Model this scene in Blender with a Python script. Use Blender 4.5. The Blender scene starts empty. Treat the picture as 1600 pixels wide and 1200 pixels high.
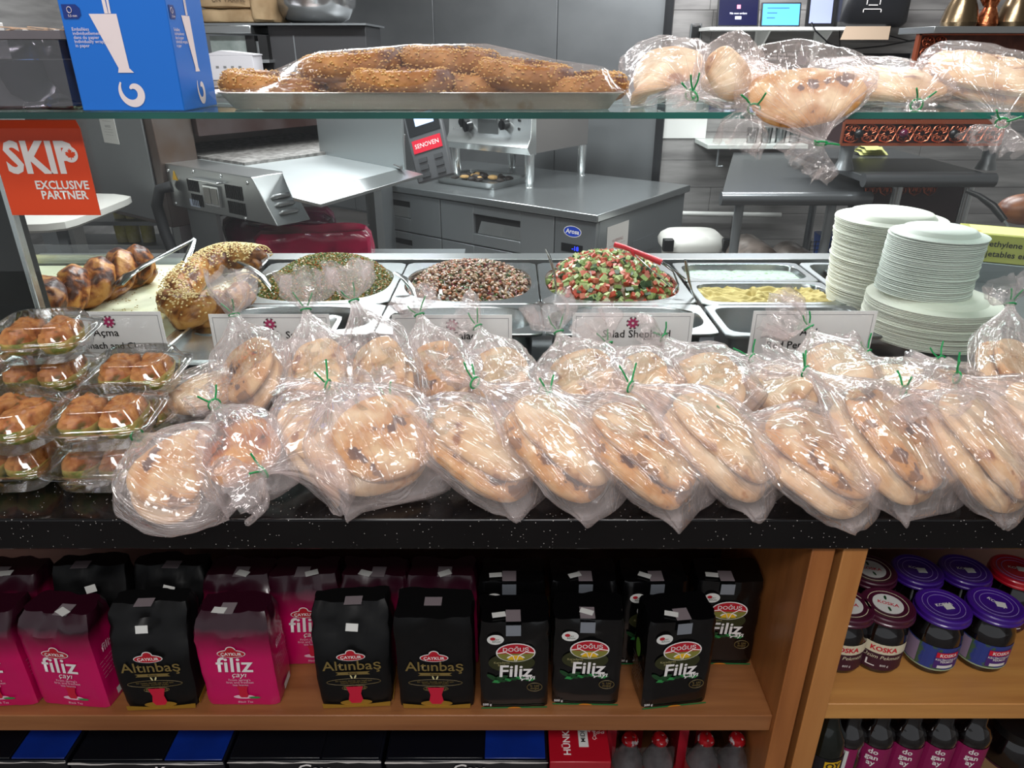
import bpy, math, random
from math import sin, cos, pi, radians, sqrt, atan2
from mathutils import Vector, Matrix, noise

# ------------------------------------------------------------------ camera, world, lights
SC = bpy.context.scene
COL = SC.collection
CAM_H, PITCH, FPX = 1.55, radians(25.0), 1120.0
cam_data = bpy.data.cameras.new('camera')
cam_data.sensor_width = 36.0
cam_data.lens = FPX / 1600.0 * 36.0
cam_data.clip_start = 0.02
cam = bpy.data.objects.new('camera', cam_data)
COL.objects.link(cam)
cam.location = (0, 0, CAM_H)
cam.rotation_euler = (radians(90) - PITCH, 0, 0)
SC.camera = cam

world = bpy.data.worlds.new('world')
SC.world = world
world.use_nodes = True
bg = world.node_tree.nodes['Background']
bg.inputs[0].default_value = (0.93, 0.96, 1.0, 1)
bg.inputs[1].default_value = 0.46
SC.view_settings.view_transform = 'Standard'
SC.view_settings.look = 'None'
SC.view_settings.gamma = 1.0
SC.view_settings.use_curve_mapping = False
SC.view_settings.exposure = 0.0
SC.cycles.transparent_max_bounces = 24
SC.cycles.max_bounces = 8

def area_light(name, loc, size, power, col=(1, 1, 1), rot=(0, 0, 0)):
    d = bpy.data.lights.new(name, 'AREA')
    d.shape = 'RECTANGLE'
    d.size, d.size_y = size
    d.energy = power
    d.color = col
    o = bpy.data.objects.new(name, d)
    COL.objects.link(o)
    o.location = loc
    o.rotation_euler = rot
    return o
# fluorescent ceiling fittings of the shop and of the kitchen
area_light('shop_light', (-0.9, 0.7, 2.72), (1.2, 0.16), 19, (1, .97, .95))
area_light('shop_light', (0.9, 0.7, 2.72), (1.2, 0.16), 19, (1, .97, .95))
area_light('shop_light', (0.0, -0.8, 2.72), (1.6, 0.5), 46, (1, .97, .95))
area_light('kitchen_light', (-0.8, 2.9, 2.72), (1.2, 0.3), 78, (.95, .98, 1))
area_light('kitchen_light', (1.2, 2.9, 2.72), (1.2, 0.3), 58, (.95, .98, 1))
area_light('kitchen_light', (-1.0, 4.9, 2.72), (1.2, 0.3), 85, (.95, .98, 1))
area_light('kitchen_light', (1.6, 4.6, 2.72), (1.2, 0.3), 70, (.97, .98, 1))
# LED strip under the glass shelf of the display case
area_light('case_light', (0.1, 1.72, 1.44), (2.0, 0.03), 3.4, (.93, .98, 1))

# ------------------------------------------------------------------ measuring helpers
def ray(u, v):
    a, b = (u - 800) / FPX, (v - 600) / FPX
    return Vector((a, cos(PITCH) - b * sin(PITCH), -sin(PITCH) - b * cos(PITCH)))
def py(u, v, y):
    d = ray(u, v); t = y / d.y
    return Vector((d.x * t, y, CAM_H + d.z * t))
def pz(u, v, z):
    d = ray(u, v); t = (z - CAM_H) / d.z
    return Vector((d.x * t, d.y * t, z))
def px_x(u, y, z):
    "world x of a point seen in column u that stands at depth y and height z"
    depth = y * cos(PITCH) + (CAM_H - z) * sin(PITCH)
    return (u - 800) / FPX * depth

# ------------------------------------------------------------------ materials
def hexc(h):
    h = h.lstrip('#')
    c = [int(h[i:i + 2], 16) / 255 for i in (0, 2, 4)]
    return tuple((x / 12.92 if x <= .04045 else ((x + .055) / 1.055) ** 2.4) for x in c) + (1,)
def C(c):
    return hexc(c) if isinstance(c, str) else (tuple(c) + (1,))[:4]
MATS = {}
def M(name, col='#808080', rough=.5, metal=0.0, spec=.5, col2=None, nscale=8, lo=.4, hi=.6, stretch=(1, 1, 1),
      bump=0, bscale=60, bstretch=None, emit=0, coat=0, detail=4):
    if name in MATS: return MATS[name]
    m = bpy.data.materials.new(name); m.use_nodes = True
    nt = m.node_tree; N = nt.nodes; L = nt.links
    p = N['Principled BSDF']
    p.inputs['Base Color'].default_value = C(col)
    p.inputs['Roughness'].default_value = rough
    p.inputs['Metallic'].default_value = metal
    p.inputs['Specular IOR Level'].default_value = spec
    if coat:
        p.inputs['Coat Weight'].default_value = coat
        p.inputs['Coat Roughness'].default_value = .08
    if emit:
        p.inputs['Emission Color'].default_value = C(col)
        p.inputs['Emission Strength'].default_value = emit
    tc = N.new('ShaderNodeTexCoord')
    def mapped(st):
        mp = N.new('ShaderNodeMapping'); mp.inputs['Scale'].default_value = st
        L.new(tc.outputs['Object'], mp.inputs[0]); return mp.outputs[0]
    if col2 is not None:
        n = N.new('ShaderNodeTexNoise'); n.inputs['Scale'].default_value = nscale
        n.inputs['Detail'].default_value = detail
        L.new(mapped(stretch), n.inputs['Vector'])
        r = N.new('ShaderNodeValToRGB')
        r.color_ramp.elements[0].position = lo; r.color_ramp.elements[0].color = C(col)
        r.color_ramp.elements[1].position = hi; r.color_ramp.elements[1].color = C(col2)
        L.new(n.outputs['Fac'], r.inputs[0]); L.new(r.outputs[0], p.inputs['Base Color'])
    if bump:
        n = N.new('ShaderNodeTexNoise'); n.inputs['Scale'].default_value = bscale
        n.inputs['Detail'].default_value = 3
        L.new(mapped(bstretch or stretch), n.inputs['Vector'])
        b = N.new('ShaderNodeBump'); b.inputs['Strength'].default_value = bump
        b.inputs['Distance'].default_value = .004
        L.new(n.outputs['Fac'], b.inputs['Height']); L.new(b.outputs[0], p.inputs['Normal'])
    MATS[name] = m
    return m

def film_mat(name, milky, gloss, tint, rough=.2, uvscale=(13, 1.3, 1), bump=.5, ridge=.17, scale=13, fine=45, graze=.3):
    "thin crinkled plastic: clear, a little milky, with glossy creases, their extra reflection painted in white"
    if name in MATS: return MATS[name]
    m = bpy.data.materials.new(name); m.use_nodes = True
    nt = m.node_tree; N = nt.nodes; L = nt.links
    N.remove(N['Principled BSDF']); out = N['Material Output']
    tc = N.new('ShaderNodeTexCoord')
    mp = N.new('ShaderNodeMapping'); mp.inputs['Scale'].default_value = uvscale
    L.new(tc.outputs['UV'], mp.inputs[0])
    n1 = N.new('ShaderNodeTexNoise'); n1.inputs['Scale'].default_value = 1.6; n1.inputs['Detail'].default_value = 2.5
    n1.inputs['Distortion'].default_value = .6
    L.new(mp.outputs[0], n1.inputs['Vector'])
    n2 = N.new('ShaderNodeTexNoise'); n2.inputs['Scale'].default_value = scale; n2.inputs['Detail'].default_value = 3
    n2.inputs['Distortion'].default_value = 1.2
    L.new(tc.outputs['Object'], n2.inputs['Vector'])
    def ridged(sock, w):
        a = N.new('ShaderNodeMath'); a.operation = 'SUBTRACT'; a.inputs[1].default_value = .5; L.new(sock, a.inputs[0])
        b = N.new('ShaderNodeMath'); b.operation = 'ABSOLUTE'; L.new(a.outputs[0], b.inputs[0])
        c = N.new('ShaderNodeMapRange'); c.inputs[1].default_value = 0; c.inputs[2].default_value = w
        c.inputs[3].default_value = 1; c.inputs[4].default_value = 0
        L.new(b.outputs[0], c.inputs[0]); return c.outputs[0]
    r1, r2 = ridged(n1.outputs['Fac'], .045), ridged(n2.outputs['Fac'], .03)
    h2 = N.new('ShaderNodeMath'); h2.operation = 'MULTIPLY'; h2.inputs[1].default_value = .4; L.new(r2, h2.inputs[0]); r2 = h2.outputs[0]
    su = N.new('ShaderNodeSeparateXYZ'); L.new(tc.outputs['UV'], su.inputs[0])
    mk1 = N.new('ShaderNodeMapRange'); mk1.inputs[1].default_value = 1.0; mk1.inputs[2].default_value = 1.1; mk1.inputs[3].default_value = 1; mk1.inputs[4].default_value = .12
    L.new(su.outputs[1], mk1.inputs[0]); mm1 = N.new('ShaderNodeMath'); mm1.operation = 'MULTIPLY'; L.new(mk1.outputs[0], mm1.inputs[0]); L.new(r1, mm1.inputs[1]); r1 = mm1.outputs[0]
    mk2 = N.new('ShaderNodeMapRange'); mk2.inputs[1].default_value = .05; mk2.inputs[2].default_value = .35; mk2.inputs[3].default_value = .2; mk2.inputs[4].default_value = 1
    L.new(su.outputs[1], mk2.inputs[0]); mm2 = N.new('ShaderNodeMath'); mm2.operation = 'MULTIPLY'; L.new(mk2.outputs[0], mm2.inputs[0]); L.new(r1, mm2.inputs[1]); r1 = mm2.outputs[0]
    mx = N.new('ShaderNodeMath'); mx.operation = 'MAXIMUM'; L.new(r1, mx.inputs[0]); L.new(r2, mx.inputs[1])
    add = N.new('ShaderNodeMath'); add.operation = 'ADD'; L.new(mx.outputs[0], add.inputs[0])
    n3 = N.new('ShaderNodeTexNoise'); n3.inputs['Scale'].default_value = fine; L.new(tc.outputs['Object'], n3.inputs['Vector'])
    L.new(n3.outputs['Fac'], add.inputs[1])
    bp = N.new('ShaderNodeBump'); bp.inputs['Strength'].default_value = bump; bp.inputs['Distance'].default_value = .003
    L.new(add.outputs[0], bp.inputs['Height'])
    tr = N.new('ShaderNodeBsdfTransparent'); tr.inputs[0].default_value = C(tint)
    df = N.new('ShaderNodeBsdfDiffuse'); df.inputs[0].default_value = C((.96, .88, .875))
    tl = N.new('ShaderNodeBsdfTranslucent'); tl.inputs[0].default_value = C((.96, .88, .875))
    ml = N.new('ShaderNodeMixShader'); ml.inputs[0].default_value = .4
    L.new(df.outputs[0], ml.inputs[1]); L.new(tl.outputs[0], ml.inputs[2])
    gl = N.new('ShaderNodeBsdfGlossy'); gl.inputs[0].default_value = (1, 1, 1, 1); gl.inputs['Roughness'].default_value = rough
    for s in (gl, df): L.new(bp.outputs[0], s.inputs['Normal'])
    fm = N.new('ShaderNodeMath'); fm.operation = 'MULTIPLY_ADD'; fm.inputs[1].default_value = ridge; fm.inputs[2].default_value = milky  # whitens the crease lines, painting in their stronger reflection
    L.new(mx.outputs[0], fm.inputs[0])
    n4 = N.new('ShaderNodeTexNoise'); n4.inputs['Scale'].default_value = 9; L.new(tc.outputs['Object'], n4.inputs['Vector'])
    mk = N.new('ShaderNodeMapRange'); mk.inputs[1].default_value = .35; mk.inputs[2].default_value = .65; mk.inputs[3].default_value = milky * .55; mk.inputs[4].default_value = milky * 1.5
    L.new(n4.outputs['Fac'], mk.inputs[0]); 
    mh = N.new('ShaderNodeMapRange'); mh.inputs[1].default_value = 0; mh.inputs[2].default_value = 1; mh.inputs[3].default_value = .45; mh.inputs[4].default_value = 1; L.new(mk1.outputs[0], mh.inputs[0])
    mi = N.new('ShaderNodeMath'); mi.operation = 'MULTIPLY'; L.new(mk.outputs[0], mi.inputs[0]); L.new(mh.outputs[0], mi.inputs[1]); 
    mg = N.new('ShaderNodeMapRange'); mg.inputs[1].default_value = .42; mg.inputs[2].default_value = .85; mg.inputs[3].default_value = 1; mg.inputs[4].default_value = 2.0; L.new(su.outputs[1], mg.inputs[0])
    mj = N.new('ShaderNodeMath'); mj.operation = 'MULTIPLY'; L.new(mi.outputs[0], mj.inputs[0]); L.new(mg.outputs[0], mj.inputs[1]); L.new(mj.outputs[0], fm.inputs[2])
    m1 = N.new('ShaderNodeMixShader'); L.new(fm.outputs[0], m1.inputs[0]); L.new(tr.outputs[0], m1.inputs[1]); L.new(ml.outputs[0], m1.inputs[2])
    fr = N.new('ShaderNodeLayerWeight'); fr.inputs[0].default_value = .25
    ga = N.new('ShaderNodeMath'); ga.operation = 'MULTIPLY_ADD'; ga.inputs[1].default_value = graze; ga.inputs[2].default_value = gloss
    L.new(fr.outputs['Fresnel'], ga.inputs[0])
    m2 = N.new('ShaderNodeMixShader'); L.new(ga.outputs[0], m2.inputs[0]); L.new(m1.outputs[0], m2.inputs[1]); L.new(gl.outputs[0], m2.inputs[2])
    L.new(m2.outputs[0], out.inputs[0])
    MATS[name] = m
    return m

def clear_mat(name, tint, base=.02, k=.6, rough=.02, bump=0, bscale=40):
    "clear sheet: lets light through, mirrors by angle"
    if name in MATS: return MATS[name]
    m = bpy.data.materials.new(name); m.use_nodes = True
    nt = m.node_tree; N = nt.nodes; L = nt.links
    N.remove(N['Principled BSDF']); out = N['Material Output']
    tr = N.new('ShaderNodeBsdfTransparent'); tr.inputs[0].default_value = C(tint)
    gl = N.new('ShaderNodeBsdfGlossy'); gl.inputs['Roughness'].default_value = rough; gl.inputs[0].default_value = (1, 1, 1, 1)
    fr = N.new('ShaderNodeFresnel'); fr.inputs[0].default_value = 1.45
    ma = N.new('ShaderNodeMath'); ma.operation = 'MULTIPLY_ADD'; ma.inputs[1].default_value = k; ma.inputs[2].default_value = base
    L.new(fr.outputs[0], ma.inputs[0])
    mx = N.new('ShaderNodeMixShader'); L.new(ma.outputs[0], mx.inputs[0]); L.new(tr.outputs[0], mx.inputs[1]); L.new(gl.outputs[0], mx.inputs[2])
    if bump:
        tc = N.new('ShaderNodeTexCoord'); n = N.new('ShaderNodeTexNoise'); n.inputs['Scale'].default_value = bscale
        L.new(tc.outputs['Object'], n.inputs['Vector'])
        b = N.new('ShaderNodeBump'); b.inputs['Strength'].default_value = bump; b.inputs['Distance'].default_value = .003
        L.new(n.outputs['Fac'], b.inputs['Height']); L.new(b.outputs[0], gl.inputs['Normal']); L.new(b.outputs[0], fr.inputs['Normal'])
    L.new(mx.outputs[0], out.inputs[0])
    MATS[name] = m
    return m

def granite_mat():
    m = M('granite', '#0b0a0b', .1, spec=.5)
    nt = m.node_tree; N = nt.nodes; L = nt.links; p = N['Principled BSDF']
    tc = N.new('ShaderNodeTexCoord')
    v = N.new('ShaderNodeTexVoronoi'); v.inputs['Scale'].default_value = 260; L.new(tc.outputs['Object'], v.inputs['Vector'])
    lt = N.new('ShaderNodeMath'); lt.operation = 'LESS_THAN'; lt.inputs[1].default_value = .15; L.new(v.outputs['Distance'], lt.inputs[0])
    sep = N.new('ShaderNodeSeparateColor'); L.new(v.outputs['Color'], sep.inputs[0])
    gt = N.new('ShaderNodeMath'); gt.operation = 'GREATER_THAN'; gt.inputs[1].default_value = .8; L.new(sep.outputs[0], gt.inputs[0])
    mu = N.new('ShaderNodeMath'); mu.operation = 'MULTIPLY'; L.new(lt.outputs[0], mu.inputs[0]); L.new(gt.outputs[0], mu.inputs[1])
    mix = N.new('ShaderNodeMix'); mix.data_type = 'RGBA'
    mix.inputs[6].default_value = C('#0d0c0d'); mix.inputs[7].default_value = C('#c9c4c0')
    L.new(mu.outputs[0], mix.inputs[0]); L.new(mix.outputs[2], p.inputs['Base Color'])
    return m
def wood_mat(name, a, b, axis='x', rough=.38):
    st = {'x': (1.2, 14, 14), 'z': (14, 14, 1.2)}[axis]
    return M(name, a, rough, col2=b, nscale=2.6, lo=.3, hi=.7, stretch=st, bump=.1, bscale=9, detail=8)
def steel(name, c='#9a9c9c', rough=.3, st=(1, 1, 40), bump=.05):
    return M(name, c, rough, metal=.9, bump=bump, bscale=6, bstretch=st)
def bread_mat(name, pale, tan, burn, spot=.62, nscale=28):
    if name in MATS: return MATS[name]
    m = bpy.data.materials.new(name); m.use_nodes = True
    nt = m.node_tree; N = nt.nodes; L = nt.links; p = N['Principled BSDF']
    p.inputs['Roughness'].default_value = .62
    tc = N.new('ShaderNodeTexCoord')
    n = N.new('ShaderNodeTexNoise'); n.inputs['Scale'].default_value = nscale; n.inputs['Detail'].default_value = 4
    L.new(tc.outputs['Object'], n.inputs['Vector'])
    r = N.new('ShaderNodeValToRGB'); e = r.color_ramp.elements
    e[0].position = .36; e[0].color = C(pale); e[1].position = .58; e[1].color = C(tan)
    x = e.new(spot); x.color = C(tan); x = e.new(spot + .06); x.color = C(burn)
    L.new(n.outputs['Fac'], r.inputs[0])
    uv = N.new('ShaderNodeSeparateXYZ'); L.new(tc.outputs['UV'], uv.inputs[0])
    mr = N.new('ShaderNodeMapRange'); mr.inputs[1].default_value = .7; mr.inputs[2].default_value = .98; L.new(uv.outputs[0], mr.inputs[0])
    mm = N.new('ShaderNodeMath'); mm.operation = 'MULTIPLY'; mm.inputs[1].default_value = .3; L.new(mr.outputs[0], mm.inputs[0])
    mix = N.new('ShaderNodeMix'); mix.data_type = 'RGBA'; mix.inputs[7].default_value = C('#c98a3c')
    L.new(mm.outputs[0], mix.inputs[0]); L.new(r.outputs[0], mix.inputs[6]); L.new(mix.outputs[2], p.inputs['Base Color'])
    b = N.new('ShaderNodeBump'); b.inputs['Strength'].default_value = .5; b.inputs['Distance'].default_value = .005
    n2 = N.new('ShaderNodeTexNoise'); n2.inputs['Scale'].default_value = 60; L.new(tc.outputs['Object'], n2.inputs['Vector'])
    L.new(n2.outputs['Fac'], b.inputs['Height']); L.new(b.outputs[0], p.inputs['Normal'])
    MATS[name] = m
    return m

# ------------------------------------------------------------------ mesh builder
class MB:
    def __init__(s): s.v, s.f, s.m, s.uv = [], [], [], {}
    def add(s, verts, faces, m=0, uvs=None):
        o = len(s.v); s.v += [tuple(p) for p in verts]
        for k, f in enumerate(faces):
            s.f.append(tuple(o + i for i in f)); s.m.append(m)
        if uvs:
            for i, q in enumerate(uvs): s.uv[o + i] = q
        return s
    def box(s, c, d, m=0, rz=0, M4=None):
        x, y, z = (q / 2 for q in d)
        vs = [Vector((a * x, b * y, e * z)) for e in (-1, 1) for b in (-1, 1) for a in (-1, 1)]
        if M4 is not None: vs = [M4 @ q for q in vs]
        elif rz: R = Matrix.Rotation(rz, 3, 'Z'); vs = [R @ q for q in vs]
        vs = [q + Vector(c) for q in vs]
        return s.add(vs, [(0, 2, 3, 1), (4, 5, 7, 6), (0, 1, 5, 4), (2, 6, 7, 3), (0, 4, 6, 2), (1, 3, 7, 5)], m)
    def bb(s, x0, x1, y0, y1, z0, z1, m=0):
        return s.box(((x0 + x1) / 2, (y0 + y1) / 2, (z0 + z1) / 2), (x1 - x0, y1 - y0, z1 - z0), m)
    def prism(s, pts, vec, m=0):
        "closed polygon of 3D points pushed along vec"
        n = len(pts); vec = Vector(vec)
        vs = [Vector(p) for p in pts] + [Vector(p) + vec for p in pts]
        fs = [tuple(range(n)), tuple(range(2 * n - 1, n - 1, -1))] + [(i, i + n, (i + 1) % n + n, (i + 1) % n) for i in range(n)]
        return s.add(vs, fs, m)
    def tube(s, pts, r, n=10, m=0, caps=True, flat=1.0, up=(0, 0, 1)):
        pts = [Vector(p) for p in pts]; k = len(pts)
        rs = r if isinstance(r, (list, tuple)) else [r] * k
        vs = []; N0 = None
        for i, p in enumerate(pts):
            T = (pts[min(i + 1, k - 1)] - pts[max(i - 1, 0)]).normalized()
            if N0 is None:
                u = Vector(up)
                if abs(T.dot(u)) > .95: u = Vector((1, 0, 0))
                N0 = (u - T * u.dot(T)).normalized()
            else: N0 = (N0 - T * N0.dot(T)).normalized()
            B = T.cross(N0)
            for j in range(n):
                a = 2 * pi * j / n
                vs.append(p + (B * cos(a) + N0 * sin(a) * flat) * rs[i])
        fs = [(i * n + j, i * n + (j + 1) % n, (i + 1) * n + (j + 1) % n, (i + 1) * n + j) for i in range(k - 1) for j in range(n)]
        if caps: fs += [tuple(range(n - 1, -1, -1)), tuple((k - 1) * n + j for j in range(n))]
        return s.add(vs, fs, m)
    def lathe(s, prof, n=24, c=(0, 0, 0), m=0, axis=None, sx=1, sy=1, mod=None, caps=True):
        vs = []; k = len(prof); c = Vector(c)
        for i, (r, z) in enumerate(prof):
            for j in range(n):
                a = 2 * pi * j / n; rr = r * (mod(a, i) if mod else 1)
                p = Vector((rr * cos(a) * sx, rr * sin(a) * sy, z))
                vs.append((axis @ p if axis is not None else p) + c)
        fs = [(i * n + j, i * n + (j + 1) % n, (i + 1) * n + (j + 1) % n, (i + 1) * n + j) for i in range(k - 1) for j in range(n)]
        if caps and prof[0][0] > 1e-5: fs.append(tuple(range(n - 1, -1, -1)))
        if caps and prof[-1][0] > 1e-5: fs.append(tuple((k - 1) * n + j for j in range(n)))
        return s.add(vs, fs, m)
    def sq_rings(s, rings, n=48, c=(0, 0, 0), m=0, cap0=True, cap1=True, flute=0, nf=24, ms=None):
        "rings of rounded rectangles: (half x, half y, z, exponent[, flute])"
        vs = []; k = len(rings)
        for rg in rings:
            hx, hy, z, e = rg[:4]; fl = rg[4] if len(rg) > 4 else 0
            for j in range(n):
                a = 2 * pi * (j + .5) / n; ca, sa = cos(a), sin(a)
                q = (abs(ca) ** e + abs(sa) ** e) ** (-1 / e) * (1 + fl * (1 if j % 2 else -1))
                vs.append((c[0] + hx * ca * q, c[1] + hy * sa * q, c[2] + z))
        for i in range(k - 1):
            s.add([], [], m)
        o = len(s.v); s.v += vs
        for i in range(k - 1):
            for j in range(n):
                s.f.append((o + i * n + j, o + i * n + (j + 1) % n, o + (i + 1) * n + (j + 1) % n, o + (i + 1) * n + j)); s.m.append(ms[i] if ms else m)
        if cap0: s.f.append(tuple(o + j for j in range(n - 1, -1, -1))); s.m.append(m)
        if cap1: s.f.append(tuple(o + (k - 1) * n + j for j in range(n))); s.m.append(ms[-1] if ms else m)
        return s
    def blob(s, c, r, n=8, k=5, m=0, rot=None, jit=0, rnd=None):
        c = Vector(c); vs = [];
        for i in range(k + 1):
            ph = pi * i / k
            for j in range(n):
                a = 2 * pi * j / n; q = 1 + (rnd.uniform(-jit, jit) if jit else 0)
                p = Vector((r[0] * sin(ph) * cos(a) * q, r[1] * sin(ph) * sin(a) * q, r[2] * cos(ph)))
                vs.append((rot @ p if rot is not None else p) + c)
        fs = [(i * n + j, (i + 1) * n + j, (i + 1) * n + (j + 1) % n, i * n + (j + 1) % n) for i in range(k) for j in range(n)]
        return s.add(vs, fs, m)
    def mesh(s, name, mats, smooth=True, autos=True):
        me = bpy.data.meshes.new(name)
        me.from_pydata(s.v, [], s.f)
        for q in (mats if isinstance(mats, (list, tuple)) else [mats]): me.materials.append(q)
        me.polygons.foreach_set('material_index', s.m)
        me.validate()
        if s.uv:
            ul = me.uv_layers.new(name='UVMap')
            for l in me.loops:
                ul.data[l.index].uv = s.uv.get(l.vertex_index, (0, 0))
        if smooth:
            me.polygons.foreach_set('use_smooth', [True] * len(me.polygons))
            if autos: me.set_sharp_from_angle(angle=radians(38))
        me.update()
        return me

def tag(o, label=None, cat=None, group=None, kind=None):
    if label: o['label'] = label
    if cat: o['category'] = cat
    if group: o['group'] = group
    if kind: o['kind'] = kind
    return o
def obj(name, mb, mat, parent=None, loc=(0, 0, 0), rz=0, label=None, cat=None, group=None, kind=None, smooth=True, bevel=0, autos=True):
    me = mb if isinstance(mb, bpy.types.Mesh) else mb.mesh(name, mat, smooth, autos)
    o = bpy.data.objects.new(name, me); COL.objects.link(o)
    o.location = loc; o.rotation_euler = (0, 0, rz)
    if parent: o.parent = parent
    if bevel:
        b = o.modifiers.new('bevel', 'BEVEL'); b.width = bevel; b.segments = 2; b.limit_method = 'ANGLE'; b.angle_limit = radians(40)
    return tag(o, label, cat, group, kind)
def thing(name, label, cat, loc=(0, 0, 0), rz=0, group=None):
    o = bpy.data.objects.new(name, None); COL.objects.link(o); o.empty_display_size = .05
    o.location = loc; o.rotation_euler = (0, 0, rz)
    return tag(o, label, cat, group)
def dup(root, loc, rz=0, label=None, group=None):
    r = root.copy(); COL.objects.link(r); r.location = loc; r.rotation_euler = (0, 0, rz)
    tag(r, label, None, group)
    for ch in list(root.children):
        c = ch.copy(); COL.objects.link(c); c.parent = r
        for g in list(ch.children):
            d = g.copy(); COL.objects.link(d); d.parent = c
    return r

# ------------------------------------------------------------------ lettering: flat printed shapes
TXT = {}
def text_mesh(s, size, mat, bold=0.0, shear=0.0, sx=1.0, bend=0, align='CENTER'):
    key = (s, size, mat.name, bold, shear, sx, bend, align)
    if key in TXT: return TXT[key]
    cu = bpy.data.curves.new('lettering', 'FONT'); cu.body = s; cu.size = size; cu.align_x = align; cu.align_y = 'CENTER'
    cu.offset = bold * size; cu.shear = shear; cu.resolution_u = 2; cu.space_line = .85
    cu.extrude = 0
    o = bpy.data.objects.new('lettering', cu); COL.objects.link(o)
    dg = bpy.context.evaluated_depsgraph_get(); dg.update()
    me = bpy.data.meshes.new_from_object(o.evaluated_get(dg), depsgraph=dg)
    bpy.data.objects.remove(o); bpy.data.curves.remove(cu)
    for v in me.vertices:
        x, y = v.co.x * sx, v.co.y
        if bend: v.co = (bend * sin(x / bend), -bend * cos(x / bend), y)
        else: v.co = (x, 0, y)
    me.materials.clear(); me.materials.append(mat); me.name = 'lettering'
    for pgn in me.polygons: pgn.material_index = 0
    TXT[key] = me
    return me
def shape_mesh(pts, mat, bend=0, th=0):
    "flat polygon (x, z) facing -y"
    me = bpy.data.meshes.new('print')
    if bend:
        xs = sorted(pts); x0 = min(p[0] for p in pts); x1 = max(p[0] for p in pts); z0 = min(p[1] for p in pts); z1 = max(p[1] for p in pts)
        n = 14; vs = []
        for i in range(n + 1):
            x = x0 + (x1 - x0) * i / n
            for z in (z0, z1): vs.append((bend * sin(x / bend), -bend * cos(x / bend), z))
        me.from_pydata(vs, [], [(2 * i, 2 * i + 2, 2 * i + 3, 2 * i + 1) for i in range(n)])
    else:
        me.from_pydata([(p[0], 0, p[1]) for p in pts], [], [tuple(range(len(pts)))])
    me.materials.append(mat)
    return me
def ell(a, b, n=28, a0=0, a1=2 * pi, cx=0, cz=0):
    full = abs(a1 - a0 - 2 * pi) < 1e-6
    k = n if full else n + 1
    return [(cx + a * cos(a0 + (a1 - a0) * i / n), cz + b * sin(a0 + (a1 - a0) * i / n)) for i in range(k)]
def put(name, me, parent, loc, rot=(0, 0, 0), label=None):
    if not isinstance(parent, bpy.types.Object): loc = (loc[0], loc[1], loc[2] * parent.k + parent.dz); parent = parent.o
    o = bpy.data.objects.new(name, me); COL.objects.link(o); o.parent = parent; o.location = loc; o.rotation_euler = rot
    if label: o['label'] = label
    return o

# shared materials
GRAN = granite_mat()
ST = steel('brushed_steel', '#a5a8a8', .28)
STD = M('dark_steel', '#85898b', .4, metal=.7, bump=.03, bscale=8)
STB = steel('bright_steel', '#d9dddd', .2, bump=.02)
STP = M('pan_steel', '#b9bebf', .22, metal=1, bump=.05, bscale=20)
BLK = M('black_plastic', '#101113', .35)
BLKM = M('black_matte', '#0a0a0b', .7)
WHT = M('white_paint', '#e8e8e4', .5)
INK = M('white_ink', '#e9e4e2', .6)
INKB = M('black_ink', '#131114', .6)
GRN = M('green_tie', '#0f8a4a', .4)
RUB = M('rubber', '#1b1c1e', .55)
COUNTER_Z, SHELF_Z = 1.0, 1.467
YF = .765
KA = radians(-37)
EX, EY = Vector((cos(KA), sin(KA), 0)), Vector((-sin(KA), cos(KA), 0))
# ================================================================== SETTING
def struct(name, mb, mat, parent=None, **k):
    return obj(name, mb, mat, parent, kind=None if parent else 'structure', **k)
FLOORM = M('floor_tile', '#4a4542', .35, col2='#5a5552', nscale=3, bump=.05)
struct('floor', MB().bb(-5, 5, -3, 9, -.1, 0), FLOORM)
CEILM = M('ceiling_white', '#d8d8d6', .9)
struct('ceiling', MB().bb(-5, 5, -3, 9, 2.78, 2.88), CEILM)
LAMI = M('grey_wood_laminate', '#8f8d8b', .45, col2='#6f6d6c', nscale=1.6, lo=.35, hi=.65, stretch=(1.2, 1.2, 11), bump=.03, detail=8)
CX, CY = 1.09, 5.6
wb = struct('wall_back', MB().bb(CX, 5, CY, CY + .1, 0, 2.78), LAMI)
# laminate planks of the back wall, long boards with fine joints
rnd = random.Random(3)
for i in range(13):
    z0 = .0 + i * .2
    off = rnd.uniform(0, 1.1)
    x = CX + .02
    while x < 4.9:
        x1 = min(4.95, x + (off if x < CX + .03 and off > .2 else 1.25))
        obj('plank', MB().bb(x + .0015, x1 - .0015, CY - .012, CY, z0 + .0015, z0 + .1985), LAMI, wb)
        x = x1
# stainless cladding on the angled wall
WST = M('wall_steel', '#7d8082', .38, metal=.7, col2='#929597', nscale=1.2, lo=.3, hi=.7, stretch=(1, 1, 1.6), bump=.02, bscale=5)
wall_l = struct('wall_angled', MB().bb(-6.5, 0, .0, .1, 0, 2.78), STD, loc=(CX, CY, 0), rz=KA)
L_ = 0.0
for k, w in enumerate((.92, 1.28, 1.22, 1.22, 1.22)):
    obj('steel_panel', MB().bb(-L_ - w + .004, -L_ - .004, -.014, 0, .02, 2.76), WST, wall_l, bevel=.002)
    L_ += w
struct('trim_1', MB().bb(-.03, .03, -.03, .0, 0, 2.78).bb(-.01, .03, -.04, -.03, 0, 2.78), M('dark_trim', '#3a3b3d', .3, metal=.8), loc=(CX, CY - .02, 0), rz=KA / 2)
struct('wall_left', MB().bb(-3.2, -3.1, 1.3, 7.5, 0, 2.78), LAMI)
struct('wall_right', MB().bb(4.0, 4.1, -3, 5.6, 0, 2.78), M('plaster', '#a9a6a3', .8))

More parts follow.
